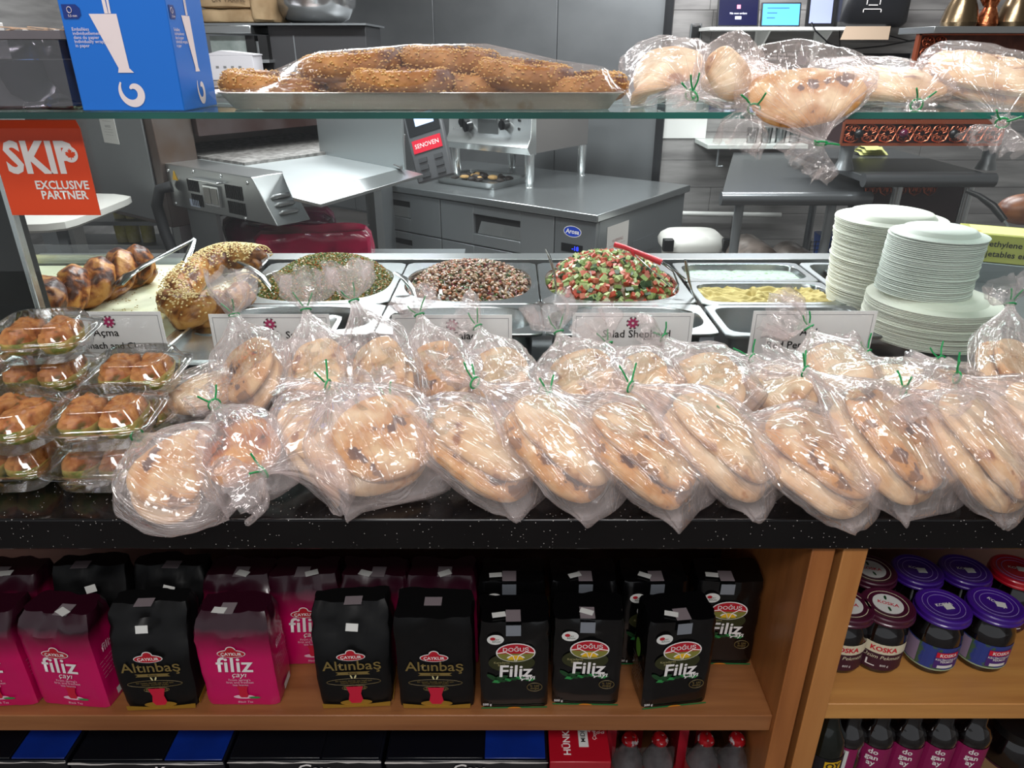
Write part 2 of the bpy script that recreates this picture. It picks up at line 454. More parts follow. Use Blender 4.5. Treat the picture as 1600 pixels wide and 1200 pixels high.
# ================================================================== GRANITE COUNTER AND WOODEN CABINETS
gc = obj('granite_worktop', MB().bb(-1.5, 1.6, YF, 1.17, COUNTER_Z - .048, COUNTER_Z), GRAN, bevel=.0025,
    label='long polished black granite worktop with white flecks under the bread bags', cat='worktop')
WX = wood_mat('shelf_wood', '#7d4c2a', '#9a653c', 'x')
WXL = wood_mat('shelf_wood_light', '#b47a42', '#cb9350', 'x')
WZ = wood_mat('panel_wood', '#8d5429', '#a96a38', 'z')
WZL = wood_mat('panel_wood_light', '#a96c38', '#bb8148', 'z')
WBK = M('back_wood', '#8b6a60', .5, col2='#7a5a50', nscale=2, stretch=(1, 1, 9), detail=6)
SY0, SY1 = .785, 1.12
ZB = COUNTER_Z - .048
c1 = thing('wooden_cabinet', 'open wooden shelf cabinet under the worktop holding the tea packets', 'cabinet', (-.45, .95, 0))
def cpart(par, name, b, mat, **k):
    p = par.location
    return obj(name, MB().bb(b[0] - p.x, b[1] - p.x, b[2] - p.y, b[3] - p.y, b[4], b[5]), mat, par, bevel=.0015, **k)
cpart(c1, 'side_panel', (.402, .433, SY0 - .01, SY1, 0, ZB), WZ)
cpart(c1, 'side_panel', (-1.4, -1.37, SY0 - .01, SY1, 0, ZB), WZ)
cpart(c1, 'shelf', (-1.37, .402, SY0, SY1 - .01, .587, .62), WX)
cpart(c1, 'shelf', (-1.37, .402, SY0, SY1 - .01, .25, .28), WX)
cpart(c1, 'back_panel', (-1.37, .402, SY1 - .01, SY1, 0.02, ZB), WBK)
c2 = thing('wooden_cabinet', 'open honey-coloured wooden shelf cabinet holding the dark jars', 'cabinet', (1.0, .95, 0))
cpart(c2, 'side_panel', (.444, .477, SY0 - .01, SY1, 0, ZB), WZL)
cpart(c2, 'side_panel', (1.5, 1.53, SY0 - .01, SY1, 0, ZB), WZL)
cpart(c2, 'shelf', (.477, 1.5, SY0, SY1 - .01, .613, .645), WXL)
cpart(c2, 'shelf', (.477, 1.5, SY0, SY1 - .01, .25, .28), WXL)
cpart(c2, 'back_panel', (.477, 1.5, SY1 - .01, SY1, 0.02, ZB), WBK)
struct('gap_fill', MB().bb(.4335, .4435, SY0 + .01, SY1, 0, ZB), M('red_brown_gap', '#4a1a10', .6))  # strip added in the open gap between cabinets, its shade painted as dark colour

# ================================================================== TEA PACKETS
PKM = None
def grad_mat(name, lo, hi, z0, z1, rough=.28, coat=.3):
    m = M(name, lo, rough, coat=coat); nt = m.node_tree; N = nt.nodes; L = nt.links
    tc = N.new('ShaderNodeTexCoord'); s = N.new('ShaderNodeSeparateXYZ'); L.new(tc.outputs['Object'], s.inputs[0])
    mr = N.new('ShaderNodeMapRange'); mr.inputs[1].default_value = z0; mr.inputs[2].default_value = z1; L.new(s.outputs[2], mr.inputs[0])
    r = N.new('ShaderNodeMix'); r.data_type = 'RGBA'; r.inputs[6].default_value = C(lo); r.inputs[7].default_value = C(hi)
    L.new(mr.outputs[0], r.inputs[0]); L.new(r.outputs[2], N['Principled BSDF'].inputs['Base Color'])
    return m
PINK = grad_mat('magenta_foil', '#c4085a', '#2c0818', .095, .15)
FOIL = M('black_foil', '#070708', .2, spec=.4, coat=.35, bump=.3, bscale=24)
MATT = M('matte_black_foil', '#0b0b0c', .42, spec=.28, bump=.2, bscale=20)
GOLD = M('gold_print', '#a8802c', .4, metal=.4)
DGOLD = M('dark_gold_print', '#7a6636', .5)
RED = M('red_print', '#b01024', .5)
YEL = M('yellow_print', '#e3b21c', .5)
OLI = M('olive_print', '#7d7a34', .5)
OLD = M('dim_olive_print', '#2d2f12', .5)
LEAF = M('leaf_print', '#2f8a46', .5)
LEAFD = M('dark_leaf_print', '#17401f', .5)
SEAL = M('grey_seal', '#7f7478', .4)
HOLO = M('silver_seal', '#b4bcc8', .25, metal=.7)
STK = M('white_sticker', '#d8d8d4', .6)
TEA = M('tea_red', '#c31636', .4)
LPK = M('pale_pink_print', '#e6b8c8', .6)
def packet_body(w, h, d, kind, seed):
    rn = random.Random(seed); mb = MB(); rings = []; K = 16
    for i in range(K + 1):
        t = i / K; z = h * t
        hx, hy, cy = w / 2, d / 2, 0
        e = 14 if kind != 'pouch' else 9
        if t < .04: hx *= .985; hy *= .97
        if kind == 'pouch':
            if t > .5:
                q = (t - .5) / .5; hy = d / 2 * (1 - .52 * q ** 1.3); cy = (d / 2 - hy) * .9; hx *= 1 + .02 * sin(q * pi)
            hx *= 1 - .06 * (1 - min(1, t / .25)) if t < .25 else 1
        elif kind == 'soft':
            if t > .8: q = (t - .8) / .2; hy = d / 2 * (1 - .25 * q); hx *= 1 - .06 * q; cy = (d / 2 - hy) * .8
        if i == K: hx *= .97; hy *= .93
        rings.append((hx, hy, z, e, cy))
    n = 56
    for rg in rings:
        for j in range(n):
            a = 2 * pi * (j + .5) / n; ca, sa = cos(a), sin(a); e = rg[3]
            q = (abs(ca) ** e + abs(sa) ** e) ** (-1 / e)
            p = Vector((rg[0] * ca * q, rg[1] * sa * q + rg[4], rg[2]))
            t = rg[2] / h
            amp = .0012 + (.005 if t > .68 else 0) * min(1, (t - .68) / .15 if t > .68 else 0)
            if kind == 'block': amp = .0009 + (.0028 if .78 < t else 0)
            nz = noise.noise(p * 42 + Vector((seed * 7.1, 0, 0)))
            nd = Vector((ca, sa, .15)) if (abs(sa) < .9 or t > .66 or sa > 0) else Vector((0, .4, 0))
            nd2 = (1 - abs(noise.noise(p * 26 + Vector((0, seed * 3.3, 0)))) * 2)
            p += nd * (nz * amp * 1.3 - (max(0, nd2 - .7)) * amp * 1.6)
            mb.v.append(tuple(p))
    k = len(rings)
    for i in range(k - 1):
        for j in range(n):
            mb.f.append((i * n + j, i * n + (j + 1) % n, (i + 1) * n + (j + 1) % n, (i + 1) * n + j)); mb.m.append(0)
    mb.f.append(tuple(range(n - 1, -1, -1))); mb.m.append(0)
    mb.f.append(tuple((k - 1) * n + j for j in range(n))); mb.m.append(0)
    return mb
class Lift:
    def __init__(s, o, dz, k): s.o, s.dz, s.k = o, dz, k
def tea_glass(par, x, z, s, y):
    pts = [(-.011, .03), (.011, .03), (.0075, .017), (.0095, .006), (.006, 0), (-.006, 0), (-.0095, .006), (-.0075, .017)]
    put('printed_saucer', shape_mesh(ell(.021 * s, .0052 * s, cz=.001), GOLD if s > 1 else LPK), par, (x, y, z))
    put('printed_tea_glass', shape_mesh([(a * s, b * s) for a, b in pts], TEA), par, (x, y - .0004, z))
def brand(par, x, z, y, s=1):
    put('printed_oval', shape_mesh(ell(.0215 * s, .0078 * s) , INK), par, (x, y, z))
    put('printed_dome', shape_mesh(ell(.0078 * s, .007 * s, cz=.0072 * s), INK), par, (x, y, z))
    put('printed_oval', shape_mesh(ell(.0202 * s, .0066 * s), RED), par, (x, y - .0004, z))
    put('printed_dome', shape_mesh(ell(.0064 * s, .0056 * s, cz=.0072 * s), RED), par, (x, y - .0003, z))
    put('lettering', text_mesh('ÇAYKUR', .0080 * s, INK, .02), par, (x, y - .0008, z - .0004))
def stickers(par, w, h, d, rn, topy=0, seal=True, frontseal=False):
    if seal:
        x = rn.uniform(-.012, .014)
        put('grey_seal', MB().bb(-.011, .011, -.012, .012, 0, .0004).mesh('seal', SEAL), par, (x, -d * .22 + topy, h + .001))
        if frontseal: put('silver_seal', MB().bb(-.011, .011, -.0006, 0, -.022, .0).mesh('seal', HOLO), par, (x, -d / 2 - .0022, h - .004))
    put('price_sticker', MB().bb(-.01, .01, -.006, .006, 0, .0005).mesh('sticker', STK), par, (rn.uniform(-.02, .016), -d * .3 + topy, h + .0022), (0, 0, rn.uniform(-.5, .5)))
def pink_packet(loc, rz, label, seed):
    w, h, d = .113, .172, .066; rn = random.Random(seed)
    t = thing('tea_packet', label, 'tea packet', loc, rz, 'magenta tea packets on the left shelf')
    obj('wrapper', packet_body(w, h, d, 'soft', seed), PINK, t)
    y = -d / 2 - .002
    t_ = t; t = Lift(t_, .001, 1.09)
    brand(t, -.002, .099, y)
    put('lettering', text_mesh('filiz', .042, INK, .012, .08), t, (-.002, y, .077))
    put('lettering', text_mesh('çayı', .015, INK, .0, .3), t, (.002, y, .0595))
    put('lettering', text_mesh("From spring's\nfirst and freshest\ntea leaves", .0062, LPK), t, (.002, y, .045))
    t = t_
    tea_glass(t, .004, .019, .78, y)
    put('printed_leaf', shape_mesh(ell(.009, .002, cx=.016, cz=.0), LEAF), t, (.004, y - .0006, .019))
    put('lettering', text_mesh('Black Tea', .006, LPK, 0, .2), t, (.004, y, .009))
    for sx, q in ((w / 2 + .002, pi / 2),):
        put('lettering', text_mesh('filiz', .02, LPK, .01, .1), t, (sx, -.002, .105), (0, 0, q))
        put('lettering', text_mesh('— — — — —\n— —— — —\n—— — — —\n— — —— —\n— — — ——', .0085, LPK), t, (sx, 0, .072), (0, 0, q))
        put('printed_panel', shape_mesh([(-.014, 0), (.014, 0), (.014, .012), (-.014, .012)], STK), t, (sx, .004, .008), (0, 0, q))
    stickers(t, w, h, d, rn, .006)
    return t
def dark_packet(loc, rz, label, seed, word='Black Tea', kind='pouch'):
    w, h, d = .116, .178, .07; rn = random.Random(seed)
    t = thing('tea_packet', label, 'tea packet', loc, rz, 'black and gold tea packets on the left shelf')
    obj('wrapper', packet_body(w, h, d, kind, seed), MATT, t)
    y = -d / 2 - .002
    t_ = t; t = Lift(t_, .001, 1.08)
    brand(t, 0, .096, y)
    put('lettering', text_mesh('Altınbaş', .0262, DGOLD, .008), t, (0, y, .079))
    put('printed_ribbon', shape_mesh([(-.026, 0), (.026, 0), (.022, .003), (.026, .006), (-.026, .006), (-.022, .003)], DGOLD), t, (0, y, .0625))
    put('lettering', text_mesh('Klasik', .006, INKB), t, (0, y - .0005, .0655))
    for a in (-.3, .35): put('printed_leaf', shape_mesh(ell(.0012, .004), M('cream_print', '#d9cf9a', .6)), t, (.003 * (1 if a > 0 else -1), y, .0585), (0, a, 0))
    put('printed_frame', MB().tube([(p[0], 0, p[1]) for p in ell(.041, .0068)] + [(.041, 0, 0)], .0003, 4).mesh('frame', DGOLD), t, (0, y, .049))
    put('lettering', text_mesh('bir tutam demlik çay keyfi için\nözenle seçilmiş çaylar', .0046, DGOLD), t, (0, y, .049))
    put('lettering', text_mesh(word, .0085, DGOLD, 0, .15), t, (0, y, .0375))
    put('printed_frame', MB().tube([(p[0], 0, p[1]) for p in ell(.019, .0052)] + [(.019, 0, 0)], .0003, 4).mesh('frame', DGOLD), t, (0, y, .0375))
    t = t_
    tea_glass(t, 0, .0095, 1.16, y)
    put('gold_band', MB().prism([(-.0515, -.0004, 0), (.0515, -.0004, 0), (.0525, -.0004, .009), (0, -.0004, .0035), (-.0525, -.0004, .009)], (0, .0006, 0)).mesh('band', GOLD), t, (0, y - .0002, .0008), label='gold band along the foot')
    put('gold_band', MB().bb(-.0003, .0003, -.03, .03, 0, .009).mesh('band', GOLD), t, (w / 2 * .965, 0, .002))
    put('price_sticker', MB().bb(-.009, .009, -.0003, .0003, -.006, .006).mesh('sticker', STK), t, (rn.uniform(-.006, .012), -d / 2 + .006, h * .87), (-.35, rn.uniform(-.4, .3), 0))
    put('grey_seal', MB().bb(-.013, .013, -.009, .009, 0, .0004).mesh('seal', SEAL), t, (rn.uniform(-.012, .01), .0, h + .0025))
    return t
def green_packet(loc, rz, label, seed):
    w, h, d = .105, .17, .064; rn = random.Random(seed)
    t = thing('tea_packet', label, 'tea packet', loc, rz, 'black foil tea packets with a red oval on the left shelf')
    obj('wrapper', packet_body(w, h, d, 'block', seed), FOIL, t)
    y = -d / 2 - .002; t_ = t; t = Lift(t_, .0165, 1.03)
    put('printed_glow', shape_mesh(ell(.035, .019), OLD), t, (-.004, y + .0003, .076))
    put('printed_oval', shape_mesh(ell(.0295, .0185), INK), t, (.002, y - .0001, .096))
    put('printed_oval', shape_mesh(ell(.0276, .0168), RED), t, (.002, y - .0004, .096))
    # fields and rising sun in the lower half of the oval
    put('printed_field', shape_mesh(ell(.0276, .0168, a0=pi * 1.02, a1=pi * 1.98), OLI), t, (.002, y - .0006, .096 - .0005))
    put('printed_sky', shape_mesh(ell(.0135, .0058, a0=0, a1=pi, cz=-.0005), INK), t, (.002, y - .0007, .0865))
    put('printed_sun', shape_mesh(ell(.0125, .0115, a0=.25, a1=pi - .25, cz=-.008), YEL), t, (.002, y - .0009, .0880))
    for sg in (-1, 1):
        put('printed_line', MB().tube([(sg * .0275, 0, .0), (sg * .015, 0, .002), (sg * .0045, 0, -.005), (sg * .001, 0, -.0155)], .0007, 4).mesh('line', INK), t, (.002, y - .0010, .096))
    put('lettering', text_mesh('DOĞUŞ', .0108, INK, .008), t, (.002, y - .0014, .1026))
    put('printed_badge', shape_mesh(ell(.0125, .0095), STK), t, (-.028, y, .121))
    put('printed_badge', shape_mesh(ell(.004, .003, cx=-.004, cz=.002), RED), t, (-.028, y - .0004, .121))
    put('lettering', text_mesh('ÇAY\nBahçesi', .0042, LEAFD), t, (-.0265, y - .0006, .1195))
    put('lettering', text_mesh('Karadeniz\nSiyah', .006, M('beige_print', '#a59c6a', .6)), t, (-.019, y - .0003, .0745))
    put('lettering', text_mesh('Filiz', .033, INK, .018, .05), t, (.001, y - .0004, .059))
    put('lettering', text_mesh('Çayı', .0135, INK, .02, .15), t, (.019, y - .0006, .0475))
    for i in range(7):
        x = .033 - i * .0085
        put('printed_leaf', shape_mesh([(0, 0), (-.012, .002), (-.016, -.003), (-.006, -.0045)], LEAF if i % 2 == 0 else LEAFD), t, (x, y, .047 - abs(i - 2) * .0016))
    for a, x, z in ((.7, -.033, .047), (-.3, -.02, .047)):
        put('printed_leaf', shape_mesh(ell(.011, .0038), LEAFD), t, (x, y + .0002, z), (0, a, 0))
    put('printed_frame', MB().tube([(p[0], 0, p[1]) for p in ell(.0115, .0085)] + [(.0115, 0, 0)], .0004, 4).mesh('frame', DGOLD), t, (.031, y, .027))
    put('lettering', text_mesh('% 100\ndoğal', .0058, DGOLD), t, (.031, y - .0002, .027))
    t = t_
    put('lettering', text_mesh('500 g', .0062, INK, .02), t, (-.042, y, .0085))
    put('printed_foot', MB().bb(-.051, .051, -.0004, .0004, 0, .0022).mesh('foot', M('green_foot', '#1b6b35', .5)), t, (0, y, .0005), label='green line along the foot')
    put('printed_foot', shape_mesh(ell(.0105, .003, a0=0, a1=pi), M('orange_print', '#d07b1c', .5)), t, (0, y - .0005, .0005))
    for q, sx in ((-pi / 2, -w / 2 - .0018),):
        put('lettering', text_mesh('—— — ——\n— —— —\n—— — —\n— — ——\n—— —\n— — ——\n— ——— ', .0085, M('grey_print', '#8f9088', .6)), t, (sx, 0, .05), (0, 0, q))
        put('printed_leaf', shape_mesh(ell(.011, .017), M('lime_print', '#5c8a2c', .5)), t, (sx, .002, .095), (0, 0, q))
    x = rn.uniform(-.006, .008)
    put('grey_seal', MB().bb(-.011, .011, -.013, .011, 0, .0004).mesh('seal', SEAL), t, (x, -d * .25, h + .0012))
    put('silver_seal', MB().bb(-.011, .011, -.0004, .0004, -.02, .0).mesh('seal', HOLO), t, (x, -d / 2 - .0026, h - .001), label='silver hologram seal')
    put('price_sticker', MB().bb(-.01, .01, -.005, .005, 0, .0005).mesh('sticker', STK), t, (x + rn.uniform(-.025, .0), -d * .25, h + .0025), (0, 0, rn.uniform(-.5, .5)))
    return t
TZ = .6212
def tx(u, y, z=.70): return px_x(u, y, z)
YR1 = .835
front = [('p', -22, .03, YR1, 'magenta tea packet cut by the left frame edge, bottom row front'),
         ('p', 102, -.1, YR1 + .0, 'front magenta tea packet between the left edge and the first black and gold one'),
         ('d', 238, .05, YR1 - .002, 'leftmost of the front black and gold tea packets, crumpled top'),
         ('p', 370, .0, YR1 + .002, 'front magenta tea packet standing alone between two black and gold ones'),
         ('d', 550, .05, YR1 + .002, 'middle black and gold tea packet with a sticker on its crumpled top'),
         ('k', 680, .0, YR1 + .0, 'straight-sided black and gold tea packet with price sticker over its printed glass'),
         ('g', 803, .02, YR1 - .003, 'leftmost front black foil tea packet with red oval'),
         ('g', 918, -.02, YR1 + .003, 'middle front black foil tea packet with red oval'),
         ('g', 1056, .12, YR1 + .0, 'rightmost front black foil tea packet with red oval, turned a little')]
back = [('p', 20, 0, 'magenta tea packet behind the left edge one, only its dark top showing'),
        ('d', 146, .05, 'back row black tea packet at the left with one white price sticker'),
        ('d', 268, -.04, 'back row black tea packet with grey seal above the first front black and gold one'),
        ('p', 378, .0, 'back row magenta tea packet hidden behind the lone front magenta one'),
        ('p', 480, .04, 'back row magenta tea packet whose front print shows in the gap'),
        ('p', 588, -.03, 'back row magenta tea packet above the middle black and gold one'),
        ('p', 692, .0, 'rightmost back row magenta tea packet, beside the black foil ones'),
        ('g', 800, .0, 'leftmost back row black foil tea packet'),
        ('g', 910, .0, 'second back row black foil tea packet from the left'),
        ('g', 1018, .02, 'third back row black foil tea packet, above the turned front one'),
        ('g', 1133, -.02, 'rightmost back row black foil tea packet, red oval in view by the side panel')]
def packet(kind, loc, rz, lab, sd):
    if kind == 'p': return pink_packet(loc, rz, lab, sd)
    if kind == 'g': return green_packet(loc, rz, lab, sd)
    return dark_packet(loc, rz, lab, sd, 'Black Tea' if kind == 'd' else 'Siyah Çay', 'pouch' if kind == 'd' else 'block')
for i, (k, u, rz, y, lab) in enumerate(front): packet(k, (tx(u, y - .03), y, TZ), rz, lab, i + 1)
for i, (k, u, rz, lab) in enumerate(back): packet(k, (tx(u, .888), .92, TZ), rz, lab, i + 21)

# ================================================================== JARS ON THE RIGHT SHELF
JG = M('dark_jar_glass', '#0b0607', .06, coat=.6, spec=.7)
PURP = M('purple_lid', '#3c1580', .35, coat=.3)
MARO = M('maroon_lid', '#45122a', .35, coat=.3)
REDL = M('red_lid', '#b80f26', .35, coat=.3)
LIDR = M('lid_ring_print', '#9a86c8', .6)
CREAM = M('cream_print2', '#d8d0b4', .6)
LB = M('blue_label', '#2b3b86', .55, col2='#3f5a3c', nscale=60, lo=.52, hi=.6)
LP = M('violet_label', '#43206e', .5)
LM = M('plum_label', '#3a1226', .5)
RP = M('carmine_print', '#c8102e', .5)
RJ = .0385
jar_body = MB().lathe([(0, .0), (.030, 0), (RJ - .002, .003), (RJ, .01), (RJ, .066), (RJ - .003, .078), (.031, .088), (.0305, .096), (.033, .098), (.033, .101), (.0, .101)], 40).mesh('jar_body', JG)
lid_prof = [(.0, -.001), (.0395, -.001), (.0415, .001), (.0415, .0035), (.04, .005), (.0405, .0115), (.039, .0135), (.036, .0142), (.034, .0132), (0, .0132)]
lid_me = {k: MB().lathe(lid_prof, 40, c=(0, 0, .0985)).mesh('lid', m) for k, m in (('v', PURP), ('m', MARO), ('r', REDL))}
def ring_me(r, w, mat):
    return MB().lathe([(r, 0), (r, .0003), (r + w, .0003), (r + w, 0)], 36, caps=False).mesh('ring', mat)
ring_v = ring_me(.03, .0007, LIDR); ring_v2 = ring_me(.0225, .0007, LIDR); ring_m = ring_me(.029, .0009, CREAM)
disc_m = MB().lathe([(0, .0), (.0225, 0), (.0225, .0004), (0, .0004)], 36).mesh('disc', STK)
ZT = .1118
def top_text(s, size, mat, t, x, y, a):
    o = put('lettering', text_mesh(s, size, mat, .02), t, (x, y, ZT + .0007), (-pi / 2, 0, 0)); o.rotation_euler = (radians(-90), 0, 0)
    o.rotation_mode = 'XYZ'; o.rotation_euler = Matrix.Rotation(a, 3, 'Z').to_4x4().__matmul__(Matrix.Rotation(radians(-90), 4, 'X')).to_euler()
    return o
def jar(kind, x, y, rz, label, seed):
    t = thing('jar', label, 'jar', (x, y, .6462), rz - .38, 'jars on the right shelf'); rn = random.Random(seed)
    put('jar_body', jar_body, t, (0, 0, 0)); put('lid', lid_me[kind], t, (0, 0, 0))
    b = RJ + .0006
    if kind == 'v':
        put('paper_label', shape_mesh([(-.055, .014), (.052, .058)], LB, b), t, (0, 0, 0))
        put('paper_label', shape_mesh([(-.052, .016), (-.026, .056)], M('lilac_label', '#8f7a93', .6), b + .0003), t, (0, 0, 0))
        put('paper_label', shape_mesh([(.0, .017), (.038, .05)], LP, b + .0003), t, (0, 0, 0))
        put('paper_label', shape_mesh([(.001, .039), (.037, .049)], RP, b + .0006), t, (0, 0, 0))
        o = put('lettering', text_mesh('KOSKA', .0085, INK, .02, 0, 1, b + .001), t, (0, 0, .0437), (0, 0, .019 / b))
        put('lettering', text_mesh('KEÇİBOYNUZU\nPEKMEZİ', .0052, INK, .01, 0, 1, b + .001), t, (0, 0, .033), (0, 0, .019 / b))
        put('printed_swirl', shape_mesh(ell(.014, .004, cx=.019, cz=.0215), STK, 0) if 0 else shape_mesh([(.006, .018), (.032, .0235)], STK, b + .0006), t, (0, 0, 0))
        put('paper_label', shape_mesh([(-.055, .012), (.052, .0145)], M('pale_green_print', '#9aa886', .6), b + .0004), t, (0, 0, 0))
    else:
        put('paper_label', shape_mesh([(-.055, .01), (.052, .062)], LM, b), t, (0, 0, 0))
        put('paper_label', shape_mesh([(-.055, .043), (.052, .062)], CREAM, b + .0003), t, (0, 0, 0))
        put('paper_label', shape_mesh([(-.05, .014), (-.03, .04)], M('lilac_label', '#8f7a93', .6), b + .0003), t, (0, 0, 0))
        put('lettering', text_mesh('KOSKA', .0125, RP, .03, 0, 1, b + .001), t, (0, 0, .0525), (0, 0, .3))
        put('lettering', text_mesh('Üzüm Pekmezi', .0098, CREAM, .0, .2, 1, b + .001), t, (0, 0, .0365), (0, 0, .3))
        put('lettering', text_mesh('800 g', .006, INK, .0, .0, 1, b + .001), t, (0, 0, .0205), (0, 0, .45))
        put('printed_swirl', shape_mesh([(-.008, .0165), (.004, .0185)], INK, b + .0005), t, (0, 0, 0))
        put('printed_swirl', shape_mesh([(-.01, .0165), (-.0075, .028)], INK, b + .0005), t, (0, 0, 0))
    a = rn.uniform(-1.1, .6)
    if kind == 'm':
        put('printed_disc', disc_m, t, (0, 0, ZT)); put('printed_ring', ring_m, t, (0, 0, ZT))
        top_text('KOSKA', .0095, RP, t, 0, 0, .15)
        put('printed_leaf', shape_mesh(ell(.002, .005), LEAFD), t, (.004, -.012, ZT + .001), (-pi / 2, 0, .5)); put('printed_leaf', shape_mesh(ell(.002, .005), LEAFD), t, (-.006, .012, ZT + .001), (-pi / 2, 0, .3))
    else:
        put('printed_ring', ring_v, t, (0, 0, ZT)); put('printed_ring', ring_v2, t, (0, 0, ZT))
        top_text('KOSKA', .0085, INK, t, 0, 0, a)
        put('price_sticker', MB().bb(-.007, .007, -.006, .006, 0, .0004).mesh('sticker', STK), t, (.006, -.003, ZT + .001), (0, 0, rn.uniform(-.6, .6)))
    return t
y1, y2 = .878, .962
for i, (k, u, y, rz, lab) in enumerate([
    ('m', 1325, y1, -.1, 'dark jar with maroon and white lid half hidden by the side panel, front row'),
    ('m', 1388, y1, -.2, 'front row dark jar with maroon lid and cream label, fully in view'),
    ('v', 1475, y1 - .002, .0, 'front row purple-lidded dark jar next to the maroon-lidded one'),
    ('v', 1557, y1 + .002, .0, 'front row purple-lidded dark jar at the right frame edge'),
    ('m', 1362, y2, 0, 'back row dark jar with maroon and white lid'),
    ('v', 1434, y2, 0, 'back row purple-lidded jar beside the maroon-lidded one'),
    ('v', 1509, y2, 0, 'back row purple-lidded jar beside the red-lidded one'),
    ('r', 1590, y2, .5, 'back row dark jar with the bright red lid')]):
    jar(k, px_x(u, y, .76), y, rz, lab, i)

# ================================================================== BOTTLES BELOW THE JARS
PLUM = M('plum_cap', '#6b1144', .4)
MAG = M('magenta_label', '#8a1250', .5)
bprof = [(0, 0), (.026, 0), (.0285, .004), (.0285, .075), (.026, .085), (.0275, .1), (.0295, .112), (.0285, .122), (.022, .134), (.0155, .142), (.0145, .17), (.0145, .185), (0, .185)]
bot_me = MB().lathe(bprof, 32).mesh('bottle_body', JG)
cap_me = MB().lathe([(0, .0), (.016, .0), (.0165, .004), (.0155, .022), (0, .024)], 28, mod=lambda a, i: 1 + .015 * cos(24 * a)).mesh('cap', PLUM)
for i, u in enumerate((1366, 1414, 1463, 1514)):
    x = px_x(u, .87, .46)
    t = thing('syrup_bottle', ['dark bottle with plum cap and magenta label, nearest the round-shouldered green one',
        'dark bottle with magenta label, second from the left of its four', 'dark bottle with magenta label, third from the left of its four',
        'dark bottle with magenta label, rightmost of its four'][i], 'bottle', (x, .87, .367), (-.6, -.45, -.4, -.4)[i] , 'magenta-labelled bottles under the jar shelf')
    put('bottle_body', bot_me, t, (0, 0, 0)); put('cap', cap_me, t, (0, 0, .18))
    put('paper_label', shape_mesh([(-.05, .02), (.05, .105)], MAG, .0292), t, (0, 0, 0))
    put('lettering', text_mesh('do\ngan\nay', .0155, INK, .02, 0, 1, .0298), t, (0, 0, .083), (0, 0, .1))
t = thing('syrup_bottle', 'dark bottle with plum cap turned so its white text panel shows', 'bottle', (px_x(1322, .87, .46), .87, .367), -1.5, 'magenta-labelled bottles under the jar shelf')
put('bottle_body', bot_me, t, (0, 0, 0)); put('cap', cap_me, t, (0, 0, .18)); put('paper_label', shape_mesh([(-.05, .02), (.05, .105)], MAG, .0292), t, (0, 0, 0))
put('paper_label', shape_mesh([(.02, .03), (.036, .1)], STK, .0296), t, (0, 0, 0))
t = thing('oil_bottle', 'dark green bottle with yellow letters on its label beside the cabinet side', 'bottle', (px_x(1283, .86, .44), .86, .367), -.3)
put('bottle_body', MB().lathe([(0, 0), (.032, 0), (.034, .004), (.034, .1), (.03, .13), (.019, .15), (.014, .17), (.014, .195), (0, .195)], 32).mesh('b', M('green_glass', '#0c120c', .08, coat=.5)), t, (0, 0, 0))
put('cap', cap_me, t, (0, 0, .19)); put('paper_label', shape_mesh([(-.05, .02), (.05, .1)], M('black_label', '#15131a', .5), .0345), t, (0, 0, 0))
put('printed_oval', shape_mesh([(.0, .074), (.03, .094)], YEL, .035), t, (0, 0, 0)); put('lettering', text_mesh('OY', .018, INKB, .03, 0, 1, .0356), t, (0, 0, .084), (0, 0, .42))
t = thing('jar', 'large dark jar in shadow at the lower right corner', 'jar', (px_x(1600, .9, .42), .92, .2812))
obj('jar_body', MB().lathe([(0, 0), (.048, 0), (.052, .006), (.052, .12), (.045, .14), (.04, .15), (.0, .15)], 36), JG, t)
obj('lid', MB().lathe([(0, .148), (.044, .148), (.044, .166), (0, .168)], 36), BLK, t)
obj('paper_label', shape_mesh([(-.07, .02), (.06, .09)], LM, .0526), None, t)
# low crate the bottles stand on
obj('crate', MB().bb(-.20, .20, -.05, .06, 0, .0858), M('cardboard', '#8a6a48', .8), loc=(px_x(1400, .87, .3), .87, .2808), label='flat cardboard tray under the dark bottles, below the jar shelf', cat='tray')

# ================================================================== CARTONS UNDER THE TEA SHELF
CARD = M('black_carton', '#0a0c12', .3, coat=.3, col2='#12182c', nscale=4, lo=.45, hi=.75)
CARB = M('blue_carton', '#080a12', .3, coat=.3, col2='#0b2f8c', nscale=4.2, lo=.5, hi=.62)
WORN = M('worn_edge', '#c9c4c0', .8)
BLUF = M('blue_lid', '#0b2c86', .3, coat=.3, col2='#080c1c', nscale=6, lo=.35, hi=.75)
def carton(x0, x1, y0, zt, mat, label, seed, flap=True):
    rn = random.Random(seed)
    t = thing('carton', label, 'carton', ((x0 + x1) / 2, .95, .2812), 0, None); h = zt - .2812; w = x1 - x0; d = 2 * (.95 - y0)
    obj('box_body', MB().bb(-w / 2, w / 2, -d / 2, .15, 0, h), mat, t, bevel=.003)
    obj('lid_flap', MB().bb(-w / 2 + .004, w * .1, -d / 2 + .004, .14, h + .0005, h + .0032), mat, t, bevel=.001)
    obj('lid_flap', MB().bb(w * .1 + .003, w / 2 - .004, -d / 2 + .004, .14, h + .0005, h + .0028), BLUF if seed != 3 else mat, t, bevel=.001, label='blue lid flap' if seed != 3 else None)
    pts = [(-w / 2 + w * i / 14, -d / 2 - .0012, h - .001 + rn.uniform(-.0012, .0012)) for i in range(15)]
    obj('worn_edge', MB().tube(pts, [rn.uniform(.0004, .0018) for _ in pts], 5), WORN, t)
    return t
CZ = .497
def cx_(u): return px_x(u, .80, .49)
carton(cx_(-120), cx_(104), .80, CZ, CARB, 'blue and black carton at the lower left corner', 1)
ct = carton(cx_(108), cx_(350), .80, CZ - .004, CARD, 'black carton with scuffed edge beneath the first front black and gold packet', 2)
